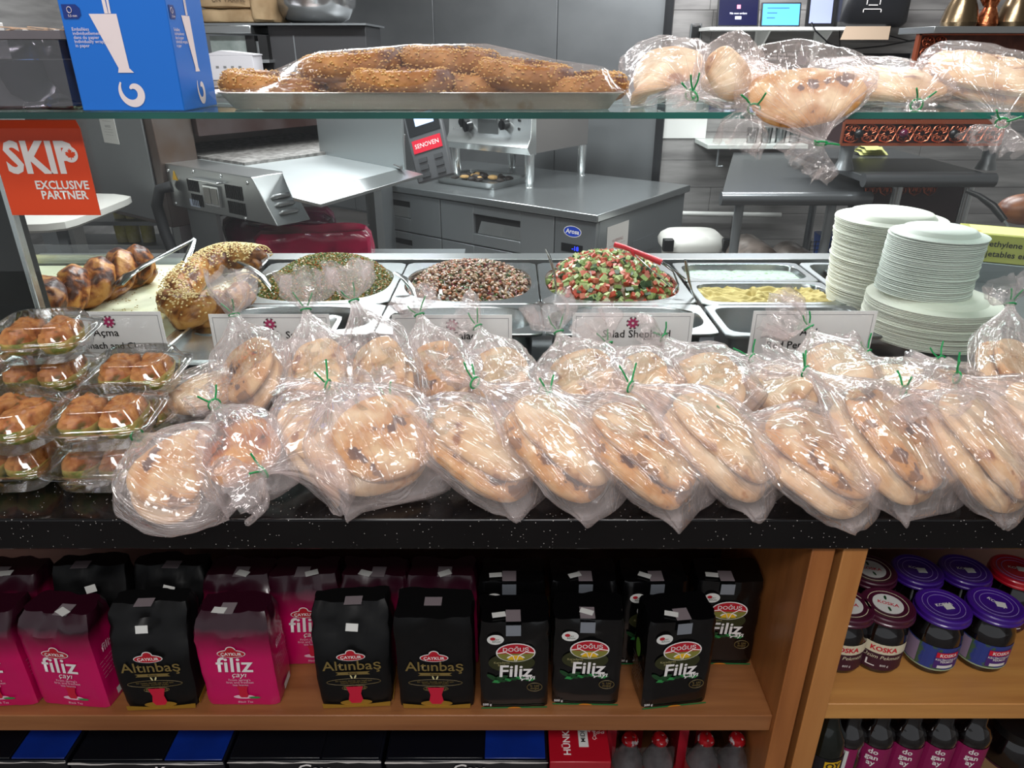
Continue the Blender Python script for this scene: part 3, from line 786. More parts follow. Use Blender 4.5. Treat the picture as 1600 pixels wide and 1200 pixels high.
ct2 = carton(cx_(356), cx_(596), .80, CZ, CARD, 'black carton with white curly lettering, beneath the lone magenta packet', 3)
put('lettering', text_mesh('Çay', .03, INK, .0, .25), ct2, (-.005, -.04, CZ - .2812 + .0040), (-pi / 2, 0, 0))
put('lettering', text_mesh('Çay', .034, INK, .01, .25), ct2, (.01, -.1518, CZ - .2812 - .018))
ct3 = carton(cx_(602), cx_(856), .80, CZ, CARB, 'black and blue carton with worn white edge, next to the red box', 4)
put('lettering', text_mesh('Cay', .034, INK, .01, .2), ct3, (.0, -.1518, CZ - .2812 - .018))
put('lettering', text_mesh('Karaca', .03, INK, .01, .2), ct, (.05, -.1518, CZ - .2812 - .022))
t = thing('teapot_set_box', 'red box with white teapot drawing and sideways lettering, between carton and bottles', 'box', ((cx_(859) + cx_(955)) / 2, .95, .2812))
REDB = M('red_carton', '#a80f22', .35, coat=.3); w = cx_(955) - cx_(859)
obj('box_body', MB().bb(-w / 2, w / 2, -.15, .15, 0, .214), REDB, t, bevel=.002)
for s, sz, x, y, b in (('HÜNKAR DEM', .0165, -.020, -.085, .02), ('MIDI BOY', .011, .008, -.09, .01), ('4 pcs\nÇaydanlık Set\n0,50 lt.\n0,75 lt.', .0088, .031, -.085, 0)):
    o = put('lettering', text_mesh(s, sz, INKB if s == 'MIDI BOY' else INK, b), t, (x, y, .2152))
    o.rotation_euler = (Matrix.Rotation(pi / 2, 4, 'Z') @ Matrix.Rotation(-pi / 2, 4, 'X')).to_euler()
put('printed_panel', MB().bb(-.008, .008, -.032, .032, 0, .0004).mesh('panel', STK), t, (.008, -.09, .2144))
put('printed_teapot', MB().lathe([(0, 0), (.008, 0), (.008, .0004), (0, .0004)], 20).bb(.007, .012, -.0015, .0015, 0, .0004).bb(-.013, -.007, -.001, .003, 0, .0004).mesh('pot', STK), t, (-.026, -.03, .2144))
# cola bottles shrink-wrapped in packs
GLB = M('bottle_plastic', '#8f8a8c', .12, spec=.7, col2='#5e5a5c', nscale=18)
CAPR = M('red_cap', '#b5121f', .4, col2='#d8cfcf', nscale=110, lo=.56, hi=.60)
cola = MB().lathe([(0, 0), (.028, 0), (.031, .01), (.029, .06), (.031, .12), (.024, .16), (.012, .19), (.0105, .203), (0, .203)], 28).mesh('bottle_body', GLB)
colal = MB().lathe([(.0318, .085), (.0322, .0851), (.0322, .135), (.0285, .15)], 28, caps=False).mesh('wrap_label', M('red_label', '#b5121f', .4, coat=.3))
colac = MB().lathe([(0, 0), (.0135, 0), (.0138, .002), (.012, .008), (.0105, .010), (0, .0105)], 42, mod=lambda a, i: 1 + (.05 if i in (1, 2) else 0) * cos(21 * a)).mesh('cap', CAPR)
for i, u in enumerate((985, 1032, 1104, 1153)):
    t = thing('cola_bottle', ['capped bottle with red label nearest the red box', 'right-hand capped bottle of the left wrapped pair', 'left capped bottle of the right wrapped pair', 'capped bottle with red label nearest the wooden side panel'][i],
        'bottle', (px_x(u, .85, .49), .852, .2812), i * .7, 'red-capped bottles under the tea shelf')
    put('bottle_body', cola, t, (0, 0, 0)); put('wrap_label', colal, t, (0, 0, 0)); put('cap', colac, t, (0, 0, .2))
WRAPM = clear_mat('shrink_wrap', (.93, .93, .94), .08, .8, .08, bump=.8, bscale=26)
for i, (u0, u1) in enumerate(((960, 1060), (1078, 1180))):
    x0, x1 = cx_(u0), cx_(u1)
    mb = MB(); nx, ny = 18, 12
    for a in range(nx + 1):
        for b in range(ny + 1):
            x = x0 + (x1 - x0) * a / nx; y = .812 + .2 * b / ny
            z = .497 - .004 * abs(sin(a * 1.1)) + .005 * noise.noise(Vector((x * 40, y * 40, i))) if b > 0 else .35
            mb.v.append((x, y, z))
    for a in range(nx):
        for b in range(ny):
            mb.f.append((a * (ny + 1) + b, (a + 1) * (ny + 1) + b, (a + 1) * (ny + 1) + b + 1, a * (ny + 1) + b + 1)); mb.m.append(0)
    obj('shrink_wrap', mb, WRAPM, label=['clear shrink wrap over the bottle pair beside the red box', 'clear shrink wrap over the bottle pair beside the wooden side'][i], cat='plastic wrap')
    obj('gift_carton', MB().bb(x0 - .004, x0 + .012, .86, 1.05, .2812, .5).bb(x0 + .05, x1 - .03, .93, 1.05, .2812, .49), M('red_card', '#9c1024', .4), label=['red printed card behind the left pair of capped bottles', 'red printed card behind the right pair of capped bottles'][i], cat='carton')
# ================================================================== DISPLAY CASE
GY = 1.19     # plane of the upright front glass
RIM = 1.02    # height of the pan rims
case = thing('display_case', 'long stainless refrigerated display case with glass front behind the bread bags', 'display case', (0, 1.6, 0))
def csp(name, b, mat, **k):
    return obj(name, MB().bb(b[0], b[1], b[2] - 1.6, b[3] - 1.6, b[4], b[5]), mat, case, bevel=.002, **k)
CGL = clear_mat('case_glass', (.97, .985, .98), .006, .35, .01)
SHG = clear_mat('shelf_glass', (.80, .93, .90), .03, .8, .01)
EDG = M('green_glass_edge', '#07332e', .15, coat=.4, col2='#0e5a50', nscale=2)
csp('front_rail', (-1.35, 1.6, 1.172, 1.215, .93, 1.004), ST)
csp('rear_rail', (-1.35, 1.6, 1.955, 2.02, .9, 1.022), ST)
csp('well_floor', (-1.35, 1.6, 1.22, 1.95, .80, .82), STD)
csp('front_glass', (-1.2, 1.6, GY - .003, GY + .003, 1.004, 1.458), CGL, label='clear upright front pane')
csp('front_lip', (-.63, .66, 1.215, 1.26, .985, 1.0), STB)
csp('end_panel', (-1.12, -.905, 1.30, 1.34, .9, 1.455), BLKM, label='black end panel')
csp('end_trim', (-.905, -.895, 1.292, 1.31, .9, 1.455), STB, label='shiny edge strip')
csp('rear_post', (1.42, 1.46, 1.9, 1.95, 1.0, 1.455), STD)
sh = obj('glass_shelf', MB().bb(-1.3, 1.7, 1.122, 1.62, SHELF_Z - .009, SHELF_Z), SHG, label='long clear glass shelf with green edge on top of the display case', cat='shelf')
obj('polished_edge', MB().bb(-1.3, 1.7, 1.1195, 1.1218, SHELF_Z - .009, SHELF_Z), EDG, sh, label='green polished front edge')
tube_l = thing('light_tube', 'slim white light tube along the back under the glass shelf', 'light', (0.1, 1.745, 1.445))
obj('tube_housing', MB().bb(-1.05, 1.05, .0, .02, -.008, .012), ST, tube_l)

# ---- printed cards
CARDM = M('card_paper', '#e4dfe0', .6); CLINE = M('card_line', '#8a868c', .6); MOT1 = M('motif_magenta', '#a81e5c', .6)
def name_card(u0, u1, v0, lines, label, tilt=0.0, motif=True, ox=0):
    y = GY + .014; a = py(u0, v0, y); b = py(u1, v0, y); w = b.x - a.x; h = .125; z1 = a.z
    t = thing('name_card', label, 'card', ((a.x + b.x) / 2, y, z1 - h), tilt, 'printed name cards behind the front glass')
    obj('paper', MB().bb(-w / 2, w / 2, 0, .0012, 0, h), CARDM, t)
    e = .006
    obj('printed_border', MB().bb(-w / 2 + e, w / 2 - e, -.0003, 0, h - e - .0008, h - e).bb(-w / 2 + e, w / 2 - e, -.0003, 0, e, e + .0008)
        .bb(-w / 2 + e, -w / 2 + e + .0008, -.0003, 0, e, h - e).bb(w / 2 - e - .0008, w / 2 - e, -.0003, 0, e, h - e), CLINE, t)
    if motif:
        mb = MB(); mk = MB()
        for i in range(8):
            an = pi / 8 + i * pi / 4
            for tgt, r, a_, b_ in ((mb, .0062, .0042, .0024), (mk, .0108, .0028, .0011)):
                c = (r * cos(an), r * sin(an)); n = 10; pts = []
                for j in range(n):
                    q = 2 * pi * j / n; px_, pz_ = a_ * cos(q), b_ * sin(q)
                    if tgt is mk: px_, pz_ = b_ * cos(q) , a_ * sin(q)
                    pts.append((c[0] + px_ * cos(an) - pz_ * sin(an), -.0006, c[1] + px_ * sin(an) + pz_ * cos(an)))
                tgt.add(pts, [tuple(range(n))])
        put('printed_flower', mb.mesh('flower', MOT1), t, (ox, 0, h - .019)); put('printed_flower', mk.mesh('flower', INKB), t, (ox, 0, h - .019))
    z = h - .040
    for s, sz, x in lines:
        put('lettering', text_mesh(s, sz, INKB, .012), t, (x, -.0006, z)); z -= .025
    return t
name_card(82, 250, 487, [('Açma', .02, -.01), ('Spinach and Cheese', .0175, .005)], 'name card reading Açma, in front of the baking tray')
name_card(325, 514, 491, [('Tabbouleh Salad', .02, .0)], 'name card under the grain salad, behind the three upright bag necks')
name_card(612, 800, 492, [('Bean Salad', .02, .0)], 'name card under the bean salad')
name_card(895, 1085, 489, [('Salad Shepherd', .02, .008)], 'name card with the word Salad under the tomato and cucumber salad')
name_card(1178, 1372, 486, [('Acılı', .02, -.004), ('Red Pepper', .02, -.032)], 'name card whose second line shows pp, in front of the plates', motif=False)

# ---- gastro pans
def pan(x0, x1, y0, y1, label, depth=.06, e=3.2, name='food_pan', group='steel food pans', mat=STP, z=RIM, edge=.016):
    hx, hy = (x1 - x0) / 2, (y1 - y0) / 2
    t = obj(name, MB().sq_rings([(hx - .002, hy - .002, -.008, 22), (hx, hy, -.002, 22), (hx - .001, hy - .001, 0, 22), (hx - edge, hy - edge, .0, e), (hx - edge - .002, hy - edge - .002, -.003, e),
        (hx - edge - .006, hy - edge - .006, -depth, e), (hx - edge - .02, hy - edge - .02, -depth - .005, e)], 72, cap0=False), mat, None, ((x0 + x1) / 2, (y0 + y1) / 2, z), label=label, cat='pan', group=group)
    return t
def PX(u, v): return pz(u, v, RIM).x
xa, xb, xc, xd = pz(392, 440, RIM).x, pz(624, 440, RIM).x, pz(842, 440, RIM).x, pz(1068, 440, RIM).x
YB, YM, YF2 = 1.925, 1.575, 1.40
pan(xa, xb - .003, YM, YB, 'steel pan holding the green grain salad', e=2.6)
pan(xb, xc - .003, YM, YB, 'steel pan holding the bean salad', e=2.6)
pan(xc, xd - .003, YM, YB, 'steel pan holding the tomato and cucumber salad', e=2.8)
pan(xd + .005, xd + .345, 1.75, YB, 'long pan with white yoghurt dip at the back', e=5)
pan(xd + .005, xd + .345, 1.568, 1.747, 'long pan with beige hummus', e=6)
pan(xa, xb - .003, YF2 - .02, YM - .004, 'empty-looking front pan under the grain salad pan', e=2.8, depth=.09)
pan(xb, xc - .003, YF2 - .02, YM - .004, 'front pan below the bean salad', e=2.8, depth=.09)
pan(xc, xd - .003, YF2 - .02, YM - .004, 'front pan below the tomato salad', e=2.8, depth=.09)
pan(xd + .005, xd + .345, YF2 - .03, 1.564, 'dark deep front pan below the hummus', e=8, depth=.12, mat=STD)
pan(xd + .35, xd + .56, 1.55, YB, 'dark steel pan beside the tall plate stack', e=8, depth=.08, mat=STD)
# front white steel tray area left of pans
trw = obj('serving_cover', MB().sq_rings([(.165, .13, 0, 14), (.168, .133, .006, 14), (.16, .125, .008, 14), (.155, .12, .005, 14)], 64).bb(-.03, .03, -.006, .006, .02, .025).bb(-.03, -.024, -.006, .006, .005, .022).bb(.024, .03, -.006, .006, .005, .022),
    STB, loc=(pz(360, 540, RIM).x + .02, 1.37, 1.012), rz=.02, label='bright steel lid with small handle, right of the baking tray corner', cat='lid')

# ---- heaps of food
def heap_h(x, y, hx, hy, top, e=2.6):
    r = ((abs(x) / hx) ** e + (abs(y) / hy) ** e) ** (1 / e)
    return max(0, 1 - r ** 2.2) * top
def heap(name, x0, x1, y0, y1, top, mats, n, maker, label, cat, seed, base='#5a5a20', zoff=-.022, zz=RIM, skewx=0, skewy=.25):
    rn = random.Random(seed); hx, hy = (x1 - x0) / 2 - .024, (y1 - y0) / 2 - .024
    mb = MB(); NX, NY = 26, 20
    for i in range(NX + 1):
        for j in range(NY + 1):
            a, b = 2 * i / NX - 1, 2 * j / NY - 1
            x = a * hx * sqrt(max(0, 1 - b * b / 2)) * 1.12; y = b * hy * sqrt(max(0, 1 - a * a / 2)) * 1.12
            x = max(-hx, min(hx, x)); y = max(-hy, min(hy, y))
            mb.v.append((x, y, zoff - .004 + heap_h(x - skewx, y - hy * skewy, hx * 1.02, hy * 1.25, top)))
    mb.f = [(i * (NY + 1) + j, (i + 1) * (NY + 1) + j, (i + 1) * (NY + 1) + j + 1, i * (NY + 1) + j + 1) for i in range(NX) for j in range(NY)]
    mb.m = [0] * len(mb.f)
    for _ in range(n):
        while True:
            x, y = rn.uniform(-hx, hx), rn.uniform(-hy, hy)
            if (abs(x) / hx) ** 2.8 + (abs(y) / hy) ** 2.8 < .97: break
        z = zoff + heap_h(x - skewx, y - hy * skewy, hx * 1.02, hy * 1.25, top)
        maker(mb, Vector((x, y, z)), rn)
    return obj(name, mb, mats, None, ((x0 + x1) / 2, (y0 + y1) / 2, zz), label=label, cat=cat, kind='stuff', smooth=True)
def rrot(rn): return Matrix.Rotation(rn.uniform(0, 6.3), 3, 'Z') @ Matrix.Rotation(rn.uniform(-.9, .9), 3, 'X') @ Matrix.Rotation(rn.uniform(-.9, .9), 3, 'Y')
F = lambda n, c, **k: M(n, c, k.pop('r', .35), coat=.1, **k)
TOM, TOM2 = F('tomato', '#a83a22'), F('tomato_pink', '#b8604a')
CUC, CUCD, CUCL = F('cucumber', '#7f9150'), F('cucumber_skin', '#22401c'), F('cucumber_flesh', '#a9b47c')
def mk_dice(mb, p, rn):
    s = rn.uniform(.0085, .0135); k = rn.choices([1, 2, 3, 4, 5], [17, 19, 30, 12, 16])[0]
    M4 = rrot(rn); o = len(mb.f)
    mb.box(p, (s * rn.uniform(.8, 1.7), s, s * rn.uniform(.7, 1.1)), k, M4=M4.to_3x3())
    if k == 3: mb.m[o] = 4 if rn.random() < .55 else 3
def mk_bean(mb, p, rn):
    k = rn.choices([1, 2, 3, 4, 5, 6], [30, 18, 15, 9, 12, 8])[0]; R = rrot(rn)
    if k in (3, 6): mb.box(p, (rn.uniform(.006, .014), rn.uniform(.002, .005), .002), k, M4=R)
    elif k == 4: mb.box(p, (rn.uniform(.008, .016), .0025, .0025), k, M4=R)
    else: mb.blob(p, (rn.uniform(.006, .009), .0043, .004), 6, 4, k, R)
def mk_grain(mb, p, rn):
    k = rn.choices([1, 2, 3, 4, 5], [26, 22, 22, 12, 14])[0]; s = rn.uniform(.0016, .0036)
    mb.box(p + Vector((0, 0, rn.uniform(0, .003))), (s * 1.5, s, s), k, M4=rrot(rn))
heap('tomato_cucumber_salad', xc, xd, YM, YB, .078, [F('salad_base', '#6d4a2c'), TOM, TOM2, CUC, CUCD, CUCL], 620, mk_dice, 'heaped diced tomato and cucumber salad in the steel pan with the red tongs', 'salad', 5)
heap('bean_salad', xb, xc, YM, YB, .052, [F('bean_base', '#4a3620'), F('pale_bean', '#93765a'), F('pink_bean', '#6d4a38'), F('herb_green', '#46602a'), F('red_onion', '#7a2c3e'), F('carrot_bit', '#94522c'), F('parsley_dark', '#2e4420')], 1300, mk_bean,
     'heaped bean salad with herbs and red onion in the middle pan', 'salad', 6)
heap('grain_salad', xa, xb, YM, YB, .072, [F('grain_base', '#5d5a1c'), F('grain_green', '#4c6422'), F('grain_orange', '#94581a'), F('grain_olive', '#6a6420'), F('grain_dark', '#35501c'), F('grain_yellow', '#8f7428')], 5200, mk_grain,
     'heaped green and orange grain salad in the left pan', 'salad', 7)
def dip(name, x0, x1, y0, y1, mat, amp, fr, label, seed, z=-.012):
    hx, hy = (x1 - x0) / 2 - .021, (y1 - y0) / 2 - .021; mb = MB(); NX, NY = 110, 60
    for i in range(NX + 1):
        for j in range(NY + 1):
            x, y = -hx + 2 * hx * i / NX, -hy + 2 * hy * j / NY
            q = Vector((x * fr, y * fr * 1.6, seed)); d = Vector((noise.noise(q), noise.noise(q + Vector((5, 5, 0))), 0)) * 1.2
            zz = z + amp * (1 - abs(noise.noise(q + d)) * 2.4) + amp * .4 * noise.noise(q * 3)
            cr = max(0, (abs(x) / hx) ** 6 + (abs(y) / hy) ** 6 - 1) * .02
            mb.v.append((x * (1 - cr), y * (1 - cr), zz))
    mb.f = [(i * (NY + 1) + j, (i + 1) * (NY + 1) + j, (i + 1) * (NY + 1) + j + 1, i * (NY + 1) + j + 1) for i in range(NX) for j in range(NY)]; mb.m = [0] * len(mb.f)
    return obj(name, mb, mat, None, ((x0 + x1) / 2, (y0 + y1) / 2, RIM), label=label, cat='dip', kind='stuff', autos=False)
dip('hummus', xd + .005, xd + .345, 1.568, 1.747, M('hummus', '#b9a870', .8, spec=.2), .015, 17, 'swirled beige hummus in the long pan in front of the white dip', 3, -.02)
dip('yoghurt_dip', xd + .005, xd + .345, 1.75, YB, M('yoghurt', '#a5b2aa', .8, spec=.15, col2='#8ba080', nscale=70, lo=.56, hi=.64), .002, 30, 'white yoghurt dip with green herb flecks in the rear long pan', 8, -.016)

# ---- spoons and tongs
SP = M('cutlery_steel', '#a9adad', .16, metal=1)
def spoon(name, pts, rs, label, mat=SP, cat='spoon'):
    return obj(name, MB().tube(pts, rs, 10, flat=.35), mat, None, (0, 0, 0), label=label, cat=cat)
def P(u, v, y): return py(u, v, y)
spoon('serving_spoon', [P(373, 409, 1.80), P(392, 418, 1.76), P(410, 432, 1.72), P(425, 452, 1.68), P(433, 470, 1.65)], [.007, .009, .008, .006, .005], 'steel spoon handle leaning out of the grain salad at its left')
spoon('serving_spoon', [P(617, 426, 1.70), P(633, 436, 1.68), P(645, 452, 1.66), P(650, 468, 1.64)], [.006, .010, .009, .005], 'steel spoon handle at the left end of the bean salad')
spoon('serving_spoon', [P(852, 388, 1.70), P(858, 400, 1.70), P(866, 425, 1.69), P(869, 450, 1.68), P(870, 464, 1.66)], [.005, .010, .009, .007, .005], 'upright steel spoon handle at the left end of the tomato salad')
spoon('serving_spoon', [P(1071, 406, 1.64), P(1073, 418, 1.64), P(1077, 440, 1.63), P(1083, 462, 1.62), P(1092, 486, 1.60)], [.007, .0115, .008, .005, .004], 'steel spoon standing in the hummus')
rt = thing('salad_tongs', 'wire tongs with red plastic handle stuck in the tomato salad', 'tongs', P(1000, 395, 1.74))
o0 = rt.location
def L0(*ps): return [p - o0 for p in ps]
obj('red_handle', MB().tube(L0(P(960, 382, 1.76), P(975, 386, 1.75), P(1000, 396, 1.74), P(1034, 410, 1.72)), [.007, .006, .0065, .0085], 10).tube(L0(P(986, 392, 1.74), P(991, 399, 1.74)), .004, 8), M('red_plastic', '#d01226', .3, coat=.4), rt, label='red plastic handle')
obj('wire', MB().tube(L0(P(1030, 408, 1.72), P(1052, 424, 1.70), P(1060, 445, 1.68), P(1052, 458, 1.66)), .0024, 8).tube(L0(P(992, 398, 1.73), P(1010, 415, 1.7), P(1048, 447, 1.66)), .0012, 8).tube(L0(P(1034, 408, 1.72), P(1072, 436, 1.66)), .0022, 8), SP, rt)
tg = thing('serving_tongs', 'steel hinged tongs lying on the baking tray between the two pastries', 'tongs', P(300, 376, 1.80)); o0 = tg.location
obj('arm', MB().tube(L0(P(303, 374, 1.80), P(268, 392, 1.74), P(225, 415, 1.66), P(212, 424, 1.64)), [.006, .0085, .0085, .008], 10, flat=.5), SP, tg)
obj('arm', MB().tube(L0(P(303, 374, 1.80), P(297, 392, 1.76), P(284, 420, 1.68)), [.006, .0085, .0075], 10, flat=.5), SP, tg)
obj('claw', MB().tube(L0(P(214, 422, 1.64), P(200, 430, 1.62), P(188, 441, 1.60), P(178, 446, 1.60)), [.008, .018, .02, .009], 12, flat=.25), SP, tg)
obj('claw', MB().tube(L0(P(285, 418, 1.68), P(275, 428, 1.66), P(268, 440, 1.64)), [.007, .012, .007], 12, flat=.4), SP, tg)
obj('hinge_pin', MB().blob(L0(P(302, 374, 1.80))[0], (.005, .005, .005)), SP, tg)

# ---- baking tray with paper and the two pastries
TA, TB_, TC_, TD = pz(262, 560, 1.028), pz(412, 401, 1.028), pz(22, 402, 1.028), pz(-120, 560, 1.028)
tray_x1 = (TA.x + TB_.x) / 2; tray_x0 = tray_x1 - .66; ty0, ty1 = TA.y, TB_.y - .02
ALU = M('baking_aluminium', '#c9cccb', .3, metal=.9, bump=.03, bscale=12)
tr = thing('baking_tray', 'large aluminium baking tray lined with greasy paper, at the left of the case', 'tray', ((tray_x0 + tray_x1) / 2, (ty0 + ty1) / 2, 1.0))
hx, hy = (tray_x1 - tray_x0) / 2, (ty1 - ty0) / 2
obj('tray_body', MB().sq_rings([(hx - .012, hy - .012, 0, 30), (hx, hy, .026, 24), (hx + .004, hy + .004, .03, 24), (hx, hy, .031, 24), (hx - .003, hy - .003, .028, 24), (hx - .016, hy - .016, .004, 24)], 96), ALU, tr)
PAP = M('baking_paper', '#cfcfb4', .55, col2='#b5aa70', nscale=7, lo=.5, hi=.7, bump=.15, bscale=25)
mb = MB(); NX, NY = 24, 28
for i in range(NX + 1):
    for j in range(NY + 1):
        x, y = (-1 + 2 * i / NX) * (hx - .024), (-1 + 2 * j / NY) * (hy - .022)
        e_ = max(abs(i / NX - .5), abs(j / NY - .5)) * 2
        mb.v.append((x, y, .0065 + .002 * noise.noise(Vector((x * 9, y * 9, 0))) + max(0, e_ - .93) * .14))
mb.f = [(i * (NY + 1) + j, (i + 1) * (NY + 1) + j, (i + 1) * (NY + 1) + j + 1, i * (NY + 1) + j + 1) for i in range(NX) for j in range(NY)]; mb.m = [0] * len(mb.f)
obj('lining_paper', mb, PAP, tr)
mb = MB(); rn = random.Random(4)
for _ in range(260):
    x, y = rn.gauss(0, .5) * hx * .8, rn.uniform(-.9, .9) * hy
    if abs(x) < hx - .03: mb.box((x, y, .0105), (rn.uniform(.001, .004), rn.uniform(.001, .003), .0012), 0, rz=rn.uniform(0, 3))
obj('crumbs', mb, M('crumb', '#a08a48', .8), tr, kind='stuff')
def pastry_mat(name, a, b, c, sc=22, lo=.42, hi=.6):
    m = M(name, a, .42, spec=.35, bump=.9, bscale=45)
    nt = m.node_tree; N = nt.nodes; L = nt.links
    tc = N.new('ShaderNodeTexCoord'); n = N.new('ShaderNodeTexNoise'); n.inputs['Scale'].default_value = sc; n.inputs['Detail'].default_value = 5; n.inputs['Distortion'].default_value = .8
    L.new(tc.outputs['Object'], n.inputs['Vector'])
    r = N.new('ShaderNodeValToRGB'); e = r.color_ramp.elements; e[0].position = lo; e[0].color = C(a); e[1].position = hi; e[1].color = C(b); q = e.new(hi + .08); q.color = C(c)
    L.new(n.outputs['Fac'], r.inputs[0]); L.new(r.outputs[0], N['Principled BSDF'].inputs['Base Color']); return m
GLZ = pastry_mat('glazed_pastry', '#b57f42', '#7e4218', '#3a1608', 26, .38, .52)
RNGM = pastry_mat('sesame_pastry', '#ad7c3e', '#8a5420', '#5a2e10', 24, .38, .52)
SES = M('sesame', '#d9c089', .6)
pts_px = [(28, 472, 1.44), (66, 470, 1.455), (104, 452, 1.50), (146, 436, 1.56), (182, 420, 1.63), (212, 408, 1.70), (232, 404, 1.745)]
ctr = [pz(u, v + 14, 1.045) for u, v, _ in pts_px]
def smooth_path(pts, n):
    out = []; k = len(pts)
    for i in range(n):
        t = i / (n - 1) * (k - 1); a = min(int(t), k - 2); f = t - a
        p0, p1, p2, p3 = pts[max(a - 1, 0)], pts[a], pts[a + 1], pts[min(a + 2, k - 1)]
        out.append(.5 * ((2 * p1) + (p2 - p0) * f + (2 * p0 - 5 * p1 + 4 * p2 - p3) * f * f + (3 * p1 - p0 - 3 * p2 + p3) * f ** 3))
    return out
def twisted(path, r, turns, amp, n=150, fl=.85, z0=None):
    mb = MB(); ps = smooth_path(path, n); o = ps[n // 2].copy()
    for st in range(2):
        pl = []; rs = []
        for i, p in enumerate(ps):
            t = i / (n - 1); T = (ps[min(i + 1, n - 1)] - ps[max(i - 1, 0)]).normalized(); S = T.cross(Vector((0, 0, 1))).normalized()
            a = 2 * pi * turns * t + st * pi; env = min(1, 8 * t, 8 * (1 - t)) ** .5
            pl.append(p + S * cos(a) * amp + Vector((0, 0, 1)) * sin(a) * amp * fl - o)
            rs.append(r * (.25 + .75 * env) * (1 + .16 * noise.noise(p * 34 + Vector((st * 9, 0, 0)))))
        mb.tube(pl, rs, 40)
        o2 = len(mb.v) - n * 40
        for q in range(n * 40):
            i, j = divmod(q, 40); v = Vector(mb.v[o2 + q]); c = pl[i]; f = 1 + .035 * sin(j * 2 * pi / 40 * 7 + i * .22) + .10 * noise.noise((v + o) * 45) + .05 * noise.noise((v + o) * 110)
            mb.v[o2 + q] = tuple(c + (v - c) * f)
    return mb, o
mb, o = twisted([c + Vector((0, 0, .012)) for c in ctr], .032, 3.1, .024)
obj('twisted_pastry', mb, GLZ, None, o, label='dark glazed twisted pastry loaf at the left of the baking tray', cat='pastry', autos=False)
rp = [pz(u, v, 1.05) for u, v in ((408, 408), (385, 404), (350, 404), (318, 418), (292, 440), (276, 464), (286, 486), (312, 488), (352, 474), (390, 455))]
mb, o = twisted(rp, .0285, 3.4, .012, 170)
ring_o = obj('sesame_ring_pastry', mb, RNGM, None, o, label='curved sesame-topped pastry ring at the right of the baking tray', cat='pastry', autos=False)
mb = MB(); rn = random.Random(9); ps = smooth_path(rp, 170)
for _ in range(1500):
    i = int(min(169, abs(rn.gauss(0, 85)))); a = rn.gauss(pi / 2, .7); T = (ps[min(i + 1, 169)] - ps[max(i - 1, 0)]).normalized(); S = T.cross(Vector((0, 0, 1))).normalized()
    p = ps[i] + (S * cos(a) + Vector((0, 0, 1)) * sin(a)) * .0405 - o
    mb.blob(p, (.0034, .0022, .0018), 4, 3, rot=Matrix.Rotation(rn.uniform(0, 6), 3, 'Z'))
obj('sesame_topping', mb, SES, ring_o, kind='stuff')
# a corner of another pan behind the twisted pastry
obj('clear_dish', MB().sq_rings([(.20, .05, 0, 8), (.215, .06, .03, 8), (.205, .052, .031, 8), (.19, .045, .005, 8)], 64), clear_mat('dish_plastic', (.92, .94, .93), .06, .9, .05), None, (pz(90, 405, 1.03).x, pz(90, 408, 1.03).y, 1.031), label='clear shallow dish edge behind the twisted pastry', cat='dish')

# ---- plates, each one its own object
PLM = M('sugarcane_plate', '#dcdccf', .7); PLM2 = M('sugarcane_plate_pale', '#d5dad2', .7)
def plate_me(R, mat, th=.0022):
    return MB().lathe([(0, .0018), (R * .62, .0018), (R * .68, .003), (R * .78, .0125), (R * .97, .0165), (R, .0155), (R * 1.0, .0135), (R * .97, .0145), (R * .79, .0105), (R * .69, .0005), (R * .62, 0), (0, 0)], 56).mesh('plate', mat)
def plate_me_inv(R, mat, h=.014):
    "plate lying upside down: raised flat centre, low rim"
    return MB().lathe([(0, h), (R * .68, h), (R * .73, h - .0015), (R * .80, .0035), (R * .97, .0008), (R, .0), (R, -.0016), (R * .97, -.0012), (R * .80, .0014), (R * .72, h - .004), (R * .68, h - .0026), (0, h - .0026)], 56).mesh('plate', mat)
def stack(me, n, base, pitch, lab, toplab, group, seed, lean=(0, 0), jit=.0012):
    rn = random.Random(seed); z = 0
    for i in range(n):
        o = bpy.data.objects.new('paper_plate', me); COL.objects.link(o)
        o.location = (base[0] + lean[0] * i / n + rn.gauss(0, jit) , base[1] + lean[1] * i / n + rn.gauss(0, jit), base[2] + z)
        o.rotation_euler = (rn.gauss(0, .003), rn.gauss(0, .003), rn.uniform(0, 6)); z += pitch * rn.uniform(.85, 1.15)
        tag(o, toplab if i == n - 1 else lab, 'plate', group)
    return z
deck = csp('plate_deck', (xd + .42, 1.42, 1.25, 1.94, 1.0, 1.006), STD)
pR = plate_me_inv(.117, PLM); pW = plate_me_inv(.127, PLM); pS = plate_me_inv(.090, PLM2, .012)
yT = 1.63; zt = 1.009
stack(pR, 66, (px_x(1400, yT, 1.20) - .0, yT, zt), .0031, 'off-white paper plate within the tall left stack', 'topmost off-white paper plate of the tall left stack', 'paper plates in the tall left stack', 1, (-.012, 0))
yW = 1.425
zw = stack(pW, 26, (px_x(1453, yW, 1.06), yW, zt), .0030, 'wide off-white paper plate within the low broad stack', 'topmost wide paper plate, carrying the smaller plates', 'wide paper plates in the low stack', 2)
stack(pS, 32, (px_x(1458, yW, 1.16) - .004, yW + .01, zt + zw + .013), .0037, 'small paper plate within the stack standing on the wide plates', 'topmost small paper plate of the stack on the wide plates', 'small paper plates on top of the wide ones', 3, (.006, 0), .0008)
